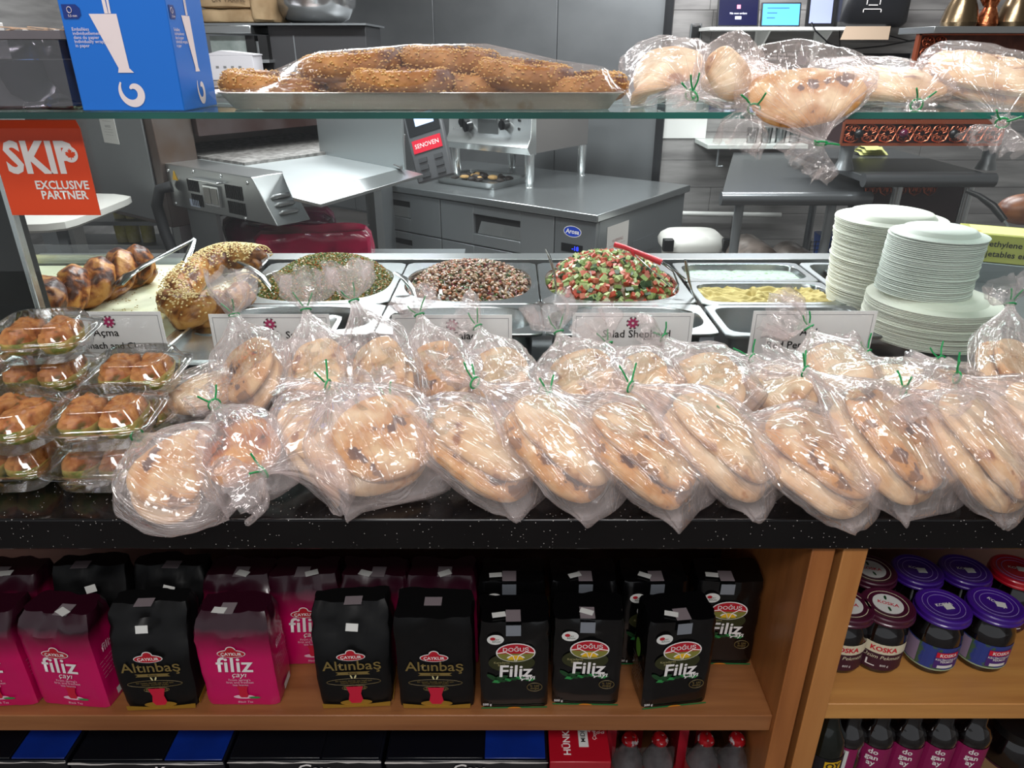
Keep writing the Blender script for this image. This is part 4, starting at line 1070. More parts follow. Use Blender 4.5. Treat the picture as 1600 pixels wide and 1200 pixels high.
# bun and foil behind, box of disposable gloves, dark dish
gl = thing('glove_box', 'yellow-green box of disposable gloves behind the plates at the right edge', 'box', (px_x(1612, 1.8, 1.1) , 1.80, 1.06), -.42)
GB = M('yellow_box', '#9c9c40', .5, col2='#b0ac58', nscale=3)
obj('box_body', MB().bb(-.16, .16, -.06, .06, 0, .07), GB, gl, bevel=.002)
put('lettering', text_mesh('Polyethylene Disposable', .021, INKB, .01), gl, (-.035, -.0612, .047)); put('lettering', text_mesh('Gants jetables en polyéthylène', .021, INKB, .01), gl, (-.03, -.0612, .022))
obj('printed_panel', MB().bb(-.14, .14, -.05, .05, .0702, .0706), M('yellow_panel', '#d8d488', .5, col2='#b49a3c', nscale=12, lo=.55, hi=.6), gl)
obj('stand', MB().bb(-.16, .16, -.06, .06, -.057, -.001), STD, gl, bevel=.003)
bb_ = thing('brown_loaf_bag', 'plastic-wrapped brown roll behind the glove box', 'bread', (px_x(1575, 2.2, 1.15), 2.15, 1.12))
obj('crust', MB().blob((0.03, 0, .0), (.08, .06, .045), 20, 12), M('brown_crust', '#5a2e18', .4, col2='#83502c', nscale=14), bb_, autos=False)
dk = thing('black_ladle', 'black-handled ladle leaning out of a dish behind the glove box', 'ladle', P(1520, 300, 2.1)); o0 = dk.location
obj('handle', MB().tube(L0(P(1510, 298, 2.1), P(1530, 306, 2.08), P(1552, 322, 2.05), P(1570, 345, 2.02)), [.006, .008, .011, .009], 10), BLK, dk)
obj('shaft', MB().tube(L0(P(1568, 343, 2.02), P(1588, 372, 2.0)), .004, 8), SP, dk)
# ================================================================== BREAD AND PLASTIC BAGS
BAG = film_mat('bag_film', .16, .045, (.985, .96, .96), .11)
BAGC = film_mat('clear_bag_film', .09, .03, (.99, .965, .96), .14, bump=.7, graze=.13)
TIEM = GRN
BR = [bread_mat('flatbread_pale', '#d8c7a8', '#bf9c72', '#6e3414', .59, 22), bread_mat('flatbread_spotted', '#d2ba92', '#b07c44', '#451a0a', .55, 26),
      bread_mat('flatbread_floury', '#dacbb0', '#c4a582', '#8c5426', .60, 18),
      bread_mat('flatbread_scorched', '#c08a4c', '#8a451c', '#1c0c08', .50, 20)]
def sstep(a, b, t):
    t = max(0, min(1, (t - a) / (b - a))); return t * t * (3 - 2 * t)
class Spine:
    def __init__(s, P0, P1, P2, P3, roll, up=(0, -.35, 1)):
        s.p = [Vector(q) for q in (P0, P1, P2, P3)]; s.roll = roll; s.up = Vector(up).normalized()
        s.L = (s.p[1] - s.p[0]).length + (s.p[2] - s.p[1]).length
    def at(s, t):
        a, b, c, d = s.p
        if t <= 1: return a * (1 - t) ** 2 + b * 2 * t * (1 - t) + c * t * t
        return c + (d - c) * (t - 1)
    def frame(s, t):
        T = (s.at(t + .01) - s.at(t - .01)).normalized()
        if .9 < t < 1.1:
            T = ((s.at(.98) - s.at(.9)).normalized() + (s.at(1.1) - s.at(1.02)).normalized() * max(0, (t - .9) * 5)).normalized()
        S = T.cross(s.up)
        if S.length < .15: S = Vector((1, 0, 0))
        S.normalize(); N = S.cross(T).normalized()
        c, q = cos(s.roll), sin(s.roll)
        return T, S * c + N * q, N * c - S * q
def bag_mesh(sp, W, H, tuft, seed, floor, flat_end=.8, NS=44, NT=18, NA=84):
    rn = random.Random(seed); mb = MB()
    fk = [(rn.choice([5, 7, 9, 11, 13, 16, 19]), rn.uniform(0, 6.28), rn.uniform(.5, 1)) for _ in range(6)]
    tk = [(rn.choice([3, 4, 5, 7, 9, 11]), rn.uniform(0, 6.28), rn.uniform(.5, 1)) for _ in range(5)]
    ws = sum(f[2] for f in fk); wt = sum(f[2] for f in tk)
    jag = [.42 * noise.noise(Vector((cos(2 * pi * j / NA) * 2.2, sin(2 * pi * j / NA) * 2.2, seed * 1.7))) + .05 * (j % 7 < 3) for j in range(NA)]
    tot = NS + NT
    for i in range(tot + 1):
        if i <= NS:
            t = i / NS
            w = W * (flat_end + (1 - flat_end) * sstep(0, .25, t)) * (1 - .9 * sstep(.5, 1.0, t) ** 1.1)
            h = H * (.25 + .75 * sstep(0, .10, t)) * (1 - .88 * sstep(.6, 1, t))
            if t > .97: w = max(.0065, w * .75); h = max(.0065, h)
            A = .05 + .40 * sstep(.45, .95, t); fset, fw = fk, ws
        else:
            q = (i - NS) / NT; t = 1 + q
            w = .0065 + tuft * (sstep(0, .5, q) * .9 + .1 * q); h = .006 + tuft * .55 * sstep(0, .7, q)
            A = .4 + .25 * q; fset, fw = tk, wt
        T, S, N = sp.frame(t); c = sp.at(t)
        for j in range(NA):
            a = 2 * pi * j / NA
            f = sum(z * (1 - 2 * abs(sin(k * a / 2 + ph + t * 1.3))) for k, ph, z in fset) / fw
            e = 2.6; ca, sa = cos(a), sin(a)
            r = (abs(ca) ** e + abs(sa) ** e) ** (-1 / e) * (1 + A * f)
            p = c + S * (w * ca * r) + N * (h * sa * r)
            if i > NS: p += T * (jag[j] * q * tuft + .3 * tuft * q * noise.noise(Vector((a * 1.5, q * 2, seed)))) * 1.0
            q1 = noise.noise(p * 22 + Vector((seed, 0, 0))); q2 = 1 - 2.6 * abs(noise.noise(p * 38 + Vector((0, seed, 0))))
            am = .004 + .003 * (1 if i > NS else 0)
            p += (N * sa + S * ca) * (q1 * am * 1.2 + q2 * am * .45)
            if i < 3: p += T * (-.012 * abs(sin(a * 1.5 + seed))) * (3 - i) / 3
            if floor is not None and p.z < floor: p.z = floor + .0004 * ((i * 7 + j) % 3)
            mb.v.append(tuple(p)); mb.uv[len(mb.v) - 1] = (abs(j / NA * 2 - 1), t)
    for i in range(tot):
        for j in range(NA):
            mb.f.append((i * NA + j, i * NA + (j + 1) % NA, (i + 1) * NA + (j + 1) % NA, (i + 1) * NA + j)); mb.m.append(0)
    mb.f.append(tuple(range(NA - 1, -1, -1))); mb.m.append(0)
    return mb
def bread_mesh(sp, s0, half, Wb, Th, off_s, off_n, seed, floor, tilt=0, e=2.4):
    "flat loaf bent along the bag's own line"
    mb = MB(); NR, NA = 12, 40
    def pos(a, b, c):
        t = s0 + a / max(sp.L, .01)
        T, S, N = sp.frame(max(.02, min(.98, t))); p = sp.at(max(.0, min(.99, t)))
        if t < 0: p += T * (t * sp.L)
        q = p + S * (b + off_s) + N * (c + off_n + tilt * b)
        if floor is not None: q.z = max(q.z, floor + .0015)
        return q
    for side in (1, -1):
        for i in range(NR + 1):
            rho = sin(i / NR * pi / 2) if i < NR else 1
            for j in range(NA):
                an = 2 * pi * j / NA; ca, sa = cos(an), sin(an)
                q = (abs(ca) ** e + abs(sa) ** e) ** (-1 / e) * (1 + .06 * noise.noise(Vector((ca * 1.3, sa * 1.3, seed))))
                a, b = half * ca * rho * q, Wb * sa * rho * q
                dome = (1 - rho ** 4) ** .5
                bm = noise.noise(Vector((a * 34, b * 34, seed * 3.7)))
                c = side * Th * dome * (1 + .35 * bm * (side > 0)) + (.25 * Th * noise.noise(Vector((a * 60, b * 60, seed))) * dome)
                mb.v.append(tuple(pos(a, b, c))); mb.uv[len(mb.v) - 1] = (rho, 0)
        o = 0 if side == 1 else (NR + 1) * NA
        for i in range(NR):
            for j in range(NA):
                f = (o + i * NA + j, o + (i + 1) * NA + j, o + (i + 1) * NA + (j + 1) % NA, o + i * NA + (j + 1) % NA)
                mb.f.append(f if side == 1 else f[::-1]); mb.m.append(0)
    return mb
def local(mb, o):
    mb.v = [(p[0] - o.x, p[1] - o.y, p[2] - o.z) for p in mb.v]; return mb
def tie(sp, parent, o, seed, tails=2, rr=.0085):
    rn = random.Random(seed + 50); T, S, N = sp.frame(1.0); c = sp.at(1.0); mb = MB()
    mb.tube([c + (S * cos(a) + N * sin(a)) * rr - o for a in [2 * pi * i / 14 for i in range(15)]], .0015, 6)
    for k in range(tails):
        d = (N * .6 + S * (.9 if k else -.8) * rn.uniform(.4, 1) + T * rn.uniform(.1, .9) + Vector((0, 0, .5))).normalized()
        b = c + (d * rr); ln = rn.uniform(.018, .03); k2 = (d + Vector((rn.uniform(-.3, .3), 0, rn.uniform(-.2, .3)))).normalized()
        mb.tube([b - o, b + d * ln * .5 - o, b + d * ln * .5 + k2 * ln * .5 - o], .0014, 6)
    return obj('twist_tie', mb, TIEM, parent, label='green twist tie')
def bread_bag(P0, Pm, P2, P3, W, H, roll, seed, label, group, breads, tuft=.035, floor=COUNTER_Z + .0015, up=(0, -.35, 1), flat_end=.8, tails=2, NA=84, mat=None):
    sp = Spine(P0, Pm, P2, P3, roll, up); mid = sp.at(.4); o = Vector((mid.x, mid.y, floor if floor else mid.z))
    b = obj('bread_bag', local(bag_mesh(sp, W, H, tuft, seed, floor, flat_end, NA=NA), o), mat or BAG, None, o, label=label, cat='plastic bag', group=group, autos=False)
    tie(sp, b, o, seed, tails)
    nm = {1: [''], 2: ['lower ', 'upper '], 3: ['lowest ', 'middle ', 'uppermost ']}[len(breads)]
    for k, (s0, hl, wf, th, os_, on, mt, tl) in enumerate(breads):
        m = bread_mesh(sp, s0, hl, W * wf, th, os_ * W, on * H, seed * 3 + k, floor, tl)
        obj('flatbread', local(m, o), BR[mt], None, o, label=(nm[k] + 'flatbread inside the ' + label.split(',')[0])[:110], cat='bread', group='flatbreads in plastic bags', autos=False)
    return b
def zat(u, v, z): return pz(u, v, z)
G1, G2 = 'bread bags in the front row on the granite', 'bread bags in the rear row against the case'
def B2(mt=0, mt2=0, s0=.40, hl=.085, th=.016, wf=.8, tl=0.0):
    return [(s0, hl, wf, th, -.06, -.26, mt, tl), (s0 + .02, hl * .93, wf * .9, th * .9, .10, .28, mt2, tl)]
# rear row first: (bottom px, bottom z) (tie px, tie y) (tuft px) W H
rear = [
 ((402, 640), 1.05, (366, 492), 1.17, (352, 425), .060, .040, (0, 1), 'leftmost upright bread bag of the rear row'),
 ((505, 640), 1.05, (478, 484), 1.16, (474, 425), .052, .036, (1, 0), 'bread bag with the widest upright tuft, second of the rear row'),
 ((622, 660), 1.05, (553, 470), 1.15, (540, 412), .056, .040, (1, 0), 'bread bag with the tallest neck, over the grain salad'),
 ((702, 640), 1.05, (655, 492), 1.16, (640, 462), .052, .038, (0, 1), 'bread bag whose neck stands under the bean salad, left one'),
 ((800, 640), 1.05, (746, 511), 1.17, (712, 486), .055, .038, (1, 0), 'bread bag with a V-shaped green tie below the bean salad'),
 ((930, 640), 1.05, (873, 519), 1.17, (850, 474), .062, .040, (0, 0), 'bread bag tied left of the tomato salad spoon'),
 ((1030, 640), 1.05, (950, 538), 1.15, (916, 492), .062, .038, (2, 0), 'second bread bag right of the middle of the rear row'),
 ((1150, 650), 1.05, (1037, 527), 1.16, (1004, 530), .062, .038, (0, 0), 'bread bag with V-shaped tie at the corner of the Salad card'),
 ((1250, 640), 1.05, (1175, 560), 1.13, (1132, 590), .055, .036, (1, 0), 'bread bag with tuft drooping left, right of the Salad card'),
 ((1340, 620), 1.06, (1264, 512), 1.16, (1205, 488), .052, .036, (0, 2), 'bread bag lying in front of the rightmost name card'),
 ((1440, 640), 1.05, (1355, 552), 1.15, (1318, 556), .060, .038, (1, 0), 'bread bag tied at the lower corner of the rightmost name card'),
 ((1545, 640), 1.05, (1470, 563), 1.16, (1440, 590), .070, .036, (0, 1), 'bread bag below the wide plates'),
 ((1592, 640), 1.05, (1578, 475), 1.17, (1572, 438), .050, .038, (0, 0), 'upright bread bag at the right frame edge beside the wide plates'),
]
for i, (b, bz, tpx, ty, tf, W, H, mt, lab) in enumerate(rear):
    W *= 1.24; H *= 1.08
    P0 = zat(b[0], b[1], bz); P2 = py(tpx[0], tpx[1], ty); P3 = py(tf[0], tf[1], ty + .0)
    P0.y = min(P0.y, 1.07)
    Pm = P0 * .45 + P2 * .55 + Vector((0, .015, -.03))
    bread_bag(P0, Pm, P2, P3, W, H, random.Random(i).uniform(-.2, .2), 100 + i, lab, G2, B2(mt[0], mt[1], .36, .068, .014, .78), tuft=.034, up=(0, -1, .35))
# an extra bag lying flat behind, left
bread_bag(zat(265, 640, 1.03), zat(330, 600, 1.05), zat(430, 590, 1.06), zat(470, 580, 1.06), .05, .03, 0, 131, 'low bread bag lying behind the leftmost front bag, next to the boxes', G2, [(.4, .07, .8, .014, 0, 0, 0, 0)], tuft=.02)
# front row: bottom px, tie px, tie z
frontb = [
 ((566, 742), (412, 737), 1.060, (362, 775), .090, .038, .10, (2, 0), 'rounded bread bag whose tuft lies on the granite', .12, .55),
 ((624, 792), (512, 602), 1.115, (452, 628), .080, .040, -.10, (2, 1), 'bread bag with crumpled loaf, third of the front row from the left', .0, .5),
 ((838, 788), (610, 628), 1.095, (560, 600), .064, .038, -.25, (1, 0), 'bread bag slanting right with a browned loaf, tied with a V of green', .0, .5),
 ((952, 800), (742, 598), 1.125, (705, 565), .062, .038, -.3, (1, 0), 'slanting bread bag with round brown spots on its loaf', .0, .5),
 ((1088, 802), (858, 620), 1.11, (815, 590), .064, .038, -.3, (1, 1), 'slanting bread bag with a dark scorched hole near its lower end', .0, .5),
 ((1205, 790), (985, 604), 1.12, (940, 585), .066, .040, -.3, (2, 0), 'slanting pale bread bag left of the wide middle-right one', .0, .5),
 ((1360, 798), (1135, 656), 1.085, (1075, 630), .078, .040, -.2, (2, 1), 'broad bread bag with browned lower rim, tied by its left shoulder', .0, .5),
 ((1458, 808), (1258, 580), 1.13, (1200, 560), .074, .042, -.3, (0, 1), 'long bread bag whose clear corner hangs over the granite edge', .0, .5),
 ((1600, 800), (1412, 612), 1.12, (1368, 635), .078, .042, -.25, (0, 0), 'large front bread bag tied with a flat green strip', .0, .5),
 ((1720, 790), (1495, 590), 1.135, (1450, 620), .078, .042, -.2, (0, 0), 'bread bag partly cut by the right frame edge', .0, .5),
]
for i, (b, tpx, tz, tf, W, H, roll, mt, lab, bend, mf) in enumerate(frontb):
    P0 = zat(b[0], b[1] - 14, 1.014); P2 = zat(tpx[0], tpx[1], tz); P3 = zat(tf[0], tf[1], tz - (.02 if i == 0 else .0))
    W *= 1.17
    Pm = P0 * .5 + P2 * .5 + Vector((0, 0, .012)) + (Vector((.02, .0, .02)) if i else Vector((0, .03, .03)))
    br = B2(mt[0], mt[1], .385, .088, .0145, .80)
    if i == 1: br = B2(mt[0], mt[1], .37, .068, .0155, .78)
    if i == 0: br = B2(mt[0], mt[1], .42, .056, .0155, .78)
    bread_bag(P0, Pm, P2, P3, W, H, roll, 200 + i, lab, G1, br, tuft=.034 if i else .045)
# leftmost front bag: round loaf in front, scorched loaf leaning behind
bread_bag(zat(322, 765, 1.018), zat(268, 745, 1.06), zat(214, 680, 1.075), zat(158, 706, 1.04), .082, .044, .05, 301,
    'leftmost front bread bag, tied toward the clear food boxes', G1, [(.38, .058, .8, .016, .0, -.2, 2, 0), (.44, .052, .74, .015, .05, .25, 1, 0)], tuft=.045, flat_end=.85)
bread_bag(zat(410, 770, 1.03), zat(378, 700, 1.075), zat(335, 632, 1.085), zat(310, 622, 1.08), .062, .036, .15, 302,
    'bread bag with a dark scorched loaf, right behind the leftmost front one', G1, [(.44, .062, .8, .018, .0, .15, 3, 0)], tuft=.02, flat_end=.8)

# ================================================================== CLEAR CLAMSHELL BOXES WITH FILLED BUNS
CLP = clear_mat('clamshell_plastic', (  .985, .985, .985), .06, .6, .07, bump=.1, bscale=60)
BUN = pastry_mat('bun_crust', '#b9804a', '#94542a', '#5e4a1c', 34, .42, .57)
BUNM = M('bun_side', '#b09a50', .6, col2='#7f8a3c', nscale=60, lo=.5, hi=.6)
def clam_meshes():
    n = 96; hx, hy = .066, .060
    base = MB().sq_rings([(hx * .78, hy * .78, 0, 4.5), (hx * .82, hy * .82, .002, 4.5, .012), (hx * .92, hy * .92, .028, 4.5, .012), (hx * .94, hy * .94, .031, 4.5), (hx * 1.1, hy * 1.1, .032, 5), (hx * 1.1, hy * 1.1, .030, 5)], n, cap1=False)
    lid = MB().sq_rings([(hx * 1.1, hy * 1.1, .0335, 5), (hx * 1.11, hy * 1.11, .0350, 5), (hx * .96, hy * .96, .0352, 4.5, .0), (hx * .93, hy * .93, .038, 4.5, .014), (hx * .8, hy * .8, .056, 4.2, .014), (hx * .74, hy * .74, .059, 4, 0), (hx * .70, hy * .70, .0575, 4), (hx * .62, hy * .62, .057, 4)], n, cap0=False)
    lid.bb(-.02, .02, -hy * 1.1 - .012, -hy * 1.1, .0325, .034)
    return base.mesh('box_base', CLP, True, False), lid.mesh('box_lid', CLP, True, False)
cb, cl = clam_meshes()
def bun_mesh(seed):
    mb = MB(); n = 44; k = 20
    for i in range(k + 1):
        ph = pi * i / k
        for j in range(n):
            a = 2 * pi * j / n; ca, sa = cos(a), sin(a); q = (abs(ca) ** 3 + abs(sa) ** 3) ** (-1 / 3)
            sp_ = sin(ph) ** .55; p = Vector((.0245 * ca * q * sp_, .043 * sa * q * sp_, .0225 * (cos(ph)) + .025))
            p *= 1 + .13 * noise.noise(p * 50 + Vector((seed, 0, 0))) + .07 * noise.noise(p * 130) + .03 * noise.noise(p * 300)
            mb.v.append(tuple(p))
    for i in range(k):
        for j in range(n):
            mb.f.append((i * n + j, (i + 1) * n + j, (i + 1) * n + (j + 1) % n, i * n + (j + 1) % n)); mb.m.append(0 if i < k * .42 else 1)
    return mb.mesh('bun', [BUN, BUNM])
clams = [ # u, v of the rim centre, z of base, rz, label
 (24, 722, 1.001, .05, 'clear clamshell box bottom left on the granite, under another box'),
 (168, 722, 1.001, .0, 'clear clamshell box on the granite next to the leftmost bag tuft'),
 (22, 655, 1.063, -.35, 'clear clamshell box on top of the bottom left one, turned, latch to the front'),
 (164, 640, 1.063, .10, 'clear clamshell box with domed shiny lid, stacked above the leftmost bag tuft'),
 (212, 640, 1.001, .02, 'clear clamshell box hidden below the one at the Açma card'),
 (214, 590, 1.063, .05, 'clear clamshell box standing right in front of the Açma name card'),
 (68, 640, 1.001, .02, 'lowest clear clamshell box of the rear left stack'),
 (72, 590, 1.063, .05, 'middle clear clamshell box of the rear left stack'),
 (68, 530, 1.125, .12, 'topmost clear clamshell box of the rear left stack, flat shiny lid'),
 (-45, 590, 1.063, .0, 'second layer clear clamshell box cut by the left frame edge'),
 (-45, 640, 1.001, .0, 'bottom layer clear clamshell box cut by the left frame edge'),
]
ypos = {0: .872, 1: .872, 2: .872, 3: .878, 4: 1.02, 5: 1.03, 6: 1.02, 7: 1.025, 8: 1.025, 9: 1.03, 10: 1.02}
for i, (u, v, z, rz, lab) in enumerate(clams):
    y = ypos[i]; x = px_x(u, y, z + .033)
    t = thing('clamshell_box', lab, 'food box', (x, y, z), rz, 'clear clamshell boxes with filled buns')
    put('box_base', cb, t, (0, 0, 0)); put('box_lid', cl, t, (0, 0, 0))
    bn = (bun_mesh(i * 2.3), bun_mesh(i * 2.3 + 40))
    for k, dx in enumerate((-.0255, .0255)):
        o = bpy.data.objects.new('filled_bun', bn[k]); COL.objects.link(o); o.location = (x + dx * cos(rz), y + dx * sin(rz), z + .003); o.rotation_euler = (0, 0, rz)
        tag(o, ('left', 'right')[k] + ' filled bun in the ' + lab.replace('clear clamshell ', '').split(',')[0], 'bun', 'filled buns in the clear boxes')

# ================================================================== THINGS ON THE GLASS SHELF
SZ = SHELF_Z
# sesame rings on a tray under cling film
tx0, tx1 = px_x(345, 1.15, SZ), px_x(968, 1.15, SZ); tyc = 1.34; thy = .19
st = thing('serving_tray', 'aluminium sheet tray on the glass shelf piled with sesame bread rings', 'tray', ((tx0 + tx1) / 2, tyc, SZ + .0008)); hx = (tx1 - tx0) / 2
TRM = M('tray_worn', '#a39a96', .35, metal=.8, col2='#7a5a44', nscale=14, lo=.62, hi=.75)
obj('tray_body', MB().sq_rings([(hx - .012, thy - .012, 0, 26), (hx + .004, thy, .021, 22), (hx + .010, thy + .004, .024, 22), (hx + .006, thy, .025, 22), (hx, thy - .004, .022, 22), (hx - .015, thy - .014, .003, 22)], 96), TRM, st)
SIM = bread_mat('simit_crust', '#a8743a', '#8a5726', '#5a2c0c', .60, 20)
SES2 = M('toasted_sesame', '#cfa668', .6)
def simit_mesh(R, r, seed, el=.72):
    mb = MB(); n, k = 56, 18; rn = random.Random(seed)
    for i in range(n):
        a = 2 * pi * i / n
        for j in range(k):
            b = 2 * pi * j / k + a * 2; q = r * (1 + .06 * cos(6 * b) + .08 * noise.noise(Vector((cos(a) * 2, sin(a) * 2, seed))))
            mb.v.append(((R + q * cos(b)) * cos(a), (R * el + q * cos(b)) * sin(a), q * sin(b)))
    mb.f = [(i * k + j, ((i + 1) % n) * k + j, ((i + 1) % n) * k + (j + 1) % k, i * k + (j + 1) % k) for i in range(n) for j in range(k)]; mb.m = [0] * len(mb.f)
    sd = MB()
    for _ in range(760):
        a, b = rn.uniform(0, 2 * pi), rn.uniform(-.6, pi + .6); q = r * 1.03
        p = ((R + q * cos(b)) * cos(a), (R * el + q * cos(b)) * sin(a), q * sin(b))
        sd.blob(p, (.0024, .0016, .0013), 4, 3, rot=Matrix.Rotation(rn.uniform(0, 6), 3, 'Z'))
    return mb.mesh('ring', SIM, True, False), sd.mesh('seeds', SES2)
sims = [simit_mesh(.064, .0205, k) for k in range(3)]
zb = SZ + .021
for i, (u, v, y, tl, rz, lab) in enumerate([
    (430, 137, 1.24, .10, .2, 'sesame bread ring at the left end of the tray'),
    (628, 128, 1.22, .0, 0, 'sesame bread ring lying low in the middle front'),
    (740, 133, 1.28, .0, .3, 'sesame bread ring in shade between two front ones'),
    (900, 137, 1.26, -.05, 0, 'low sesame bread ring at the right end of the tray'),
    (545, 133, 1.36, .0, .4, 'low sesame bread ring behind the big left ones'),
    (548, 103, 1.27, -.08, 0, 'large sesame bread ring stacked upper left under the film'),
    (705, 96, 1.30, .05, .1, 'topmost sesame bread ring in the middle of the heap'),
    (820, 118, 1.26, .10, -.1, 'sesame bread ring leaning on the right side of the heap'),
    (660, 120, 1.42, .0, .5, 'rear sesame bread ring hidden behind the heap')]):
    p = py(u, v, y); z = max(p.z, zb + .001); me, sd = sims[i % 3]
    o = bpy.data.objects.new('sesame_ring', me); COL.objects.link(o); o.location = (p.x, y, z); o.rotation_euler = (.06, tl, rz)
    tag(o, lab, 'bread ring', 'sesame bread rings on the wrapped tray')
    q = put('sesame_seeds', sd, o, (0, 0, 0)); q['kind'] = 'stuff'
# cling film stretched over
CLING = film_mat('cling_film', .03, .035, (.985, .975, .97), .08, (2, 9, 1), .22, .12, 5, 12)
mb = MB(); NX, NY = 90, 44; cx = (tx0 + tx1) / 2; hx2 = hx + .012; hy2 = thy + .006
def film_h(a, b):
    x = cx + a * hx2
    peaks = [(px_x(500, 1.3, 1.55), .115), (px_x(560, 1.3, 1.55), .125), (px_x(720, 1.3, 1.55), .128), (px_x(760, 1.3, 1.55), .126), (px_x(860, 1.3, 1.55), .085)]
    L = tx0 - .012; Rr = tx1 + .012
    prof = [(L, .026), (px_x(505, 1.3, 1.55), .080), (px_x(640, 1.3, 1.55), .090), (px_x(760, 1.3, 1.55), .092), (px_x(880, 1.3, 1.55), .066), (px_x(940, 1.3, 1.5), .058), (Rr, .026)]
    for i in range(len(prof) - 1):
        if prof[i][0] <= x <= prof[i + 1][0]:
            f = (x - prof[i][0]) / (prof[i + 1][0] - prof[i][0]); h = prof[i][1] * (1 - f) + prof[i + 1][1] * f; break
    else: h = .026
    e_ = min(1, (1 - abs(b)) / .5)
    return .0265 + (h - .0265) * e_ + .0013 * noise.noise(Vector((x * 30 + b * 8, b * 2, 1)))
for i in range(NX + 1):
    for j in range(NY + 1):
        a, b = 2 * i / NX - 1, 2 * j / NY - 1
        mb.v.append((cx + a * hx2, tyc + b * hy2, SZ + film_h(a, b))); mb.uv[len(mb.v) - 1] = (a * 3, b * 2)
mb.f = [(i * (NY + 1) + j, (i + 1) * (NY + 1) + j, (i + 1) * (NY + 1) + j + 1, i * (NY + 1) + j + 1) for i in range(NX) for j in range(NY)]
# skirt hanging down around the tray front, wrinkled
base_i = len(mb.v); NK = 8
for i in range(NX + 1):
    for k in range(NK + 1):
        a = 2 * i / NX - 1; q = k / NK; x = cx + a * (hx2 - .014 * q); w = .003 * noise.noise(Vector((x * 60, q * 3, 4)))
        mb.v.append((x, tyc - hy2 + .010 * q + w, SZ + .0265 - .0245 * q)); mb.uv[len(mb.v) - 1] = (a * 12, q * 2)
mb.f += [(base_i + i * (NK + 1) + k, base_i + (i + 1) * (NK + 1) + k, base_i + (i + 1) * (NK + 1) + k + 1, base_i + i * (NK + 1) + k + 1) for i in range(NX) for k in range(NK)]
mb.m = [0] * len(mb.f)
obj('cling_film', mb, CLING, label='taut cling film over the tray of sesame rings', cat='plastic wrap', autos=False)

# bread bags on the shelf (no floor clamp below the overhanging ones)
G3 = 'bread bags on the glass shelf'
def sb(P0, Pm, P2, P3, W, H, roll, seed, lab, breads, tuft, floor, up=(0, -.3, 1), fe=.85):
    return bread_bag(P0, Pm, P2, P3, W, H, roll, seed, lab, G3, breads, tuft=tuft, floor=floor, up=up, flat_end=fe, mat=BAGC)
fz = SZ + .0015
sb(py(990, 140, 1.30), py(1040, 90, 1.26), py(1080, 148, 1.17), py(1052, 156, 1.15), .085, .030, -.1, 401, 'leftmost bread bag on the glass shelf, sloping up from the tray', [(.42, .07, .8, .013, 0, 0, 0, 0)], .012, fz, (0, -.8, .8))
sb(py(1168, 92, 1.20), py(1135, 118, 1.16), py(1085, 150, 1.15), py(1062, 162, 1.14), .052, .036, .2, 402, 'folded round lobe of bread in plastic, second on the glass shelf', [(.42, .036, .76, .013, 0, .0, 0, 0)], .012, fz, (0, -1, .5))
sb(py(1150, 115, 1.38), py(1165, 135, 1.24), py(1178, 170, 1.112), py(1150, 232, 1.106), .085, .030, .0, 403, 'bread bag whose tied tuft hangs below the shelf edge, left one', [(.45, .085, .8, .0165, 0, 0.05, 0, 0)], .030, None, (0, -.3, 1))
sb(py(1240, 98, 1.20), py(1262, 128, 1.115), py(1283, 224, 1.075), py(1250, 262, 1.07), .100, .036, -.06, 404, 'big spotted bread bag drooping over the shelf edge', [(.50, .060, .82, .0115, 0, -.05, 1, 0)], .030, None, (0, -1, .3))
sb(py(1330, 112, 1.40), py(1400, 132, 1.24), py(1432, 164, 1.14), py(1437, 176, 1.112), .105, .030, .0, 405, 'wide bread bag right of the drooping one on the glass shelf', [(.42, .10, .84, .0165, 0, 0, 0, 0)], .012, fz, (0, -.5, 1))
sb(py(1560, 98, 1.45), py(1540, 125, 1.28), py(1566, 192, 1.10), py(1548, 232, 1.095), .125, .032, -.05, 406, 'rightmost bread bag on the glass shelf, its tuft hanging', [(.36, .12, .85, .016, 0, -.25, 1, 0), (.42, .11, .8, .015, .05, .35, 0, 0)], .032, None, (0, -.5, 1))

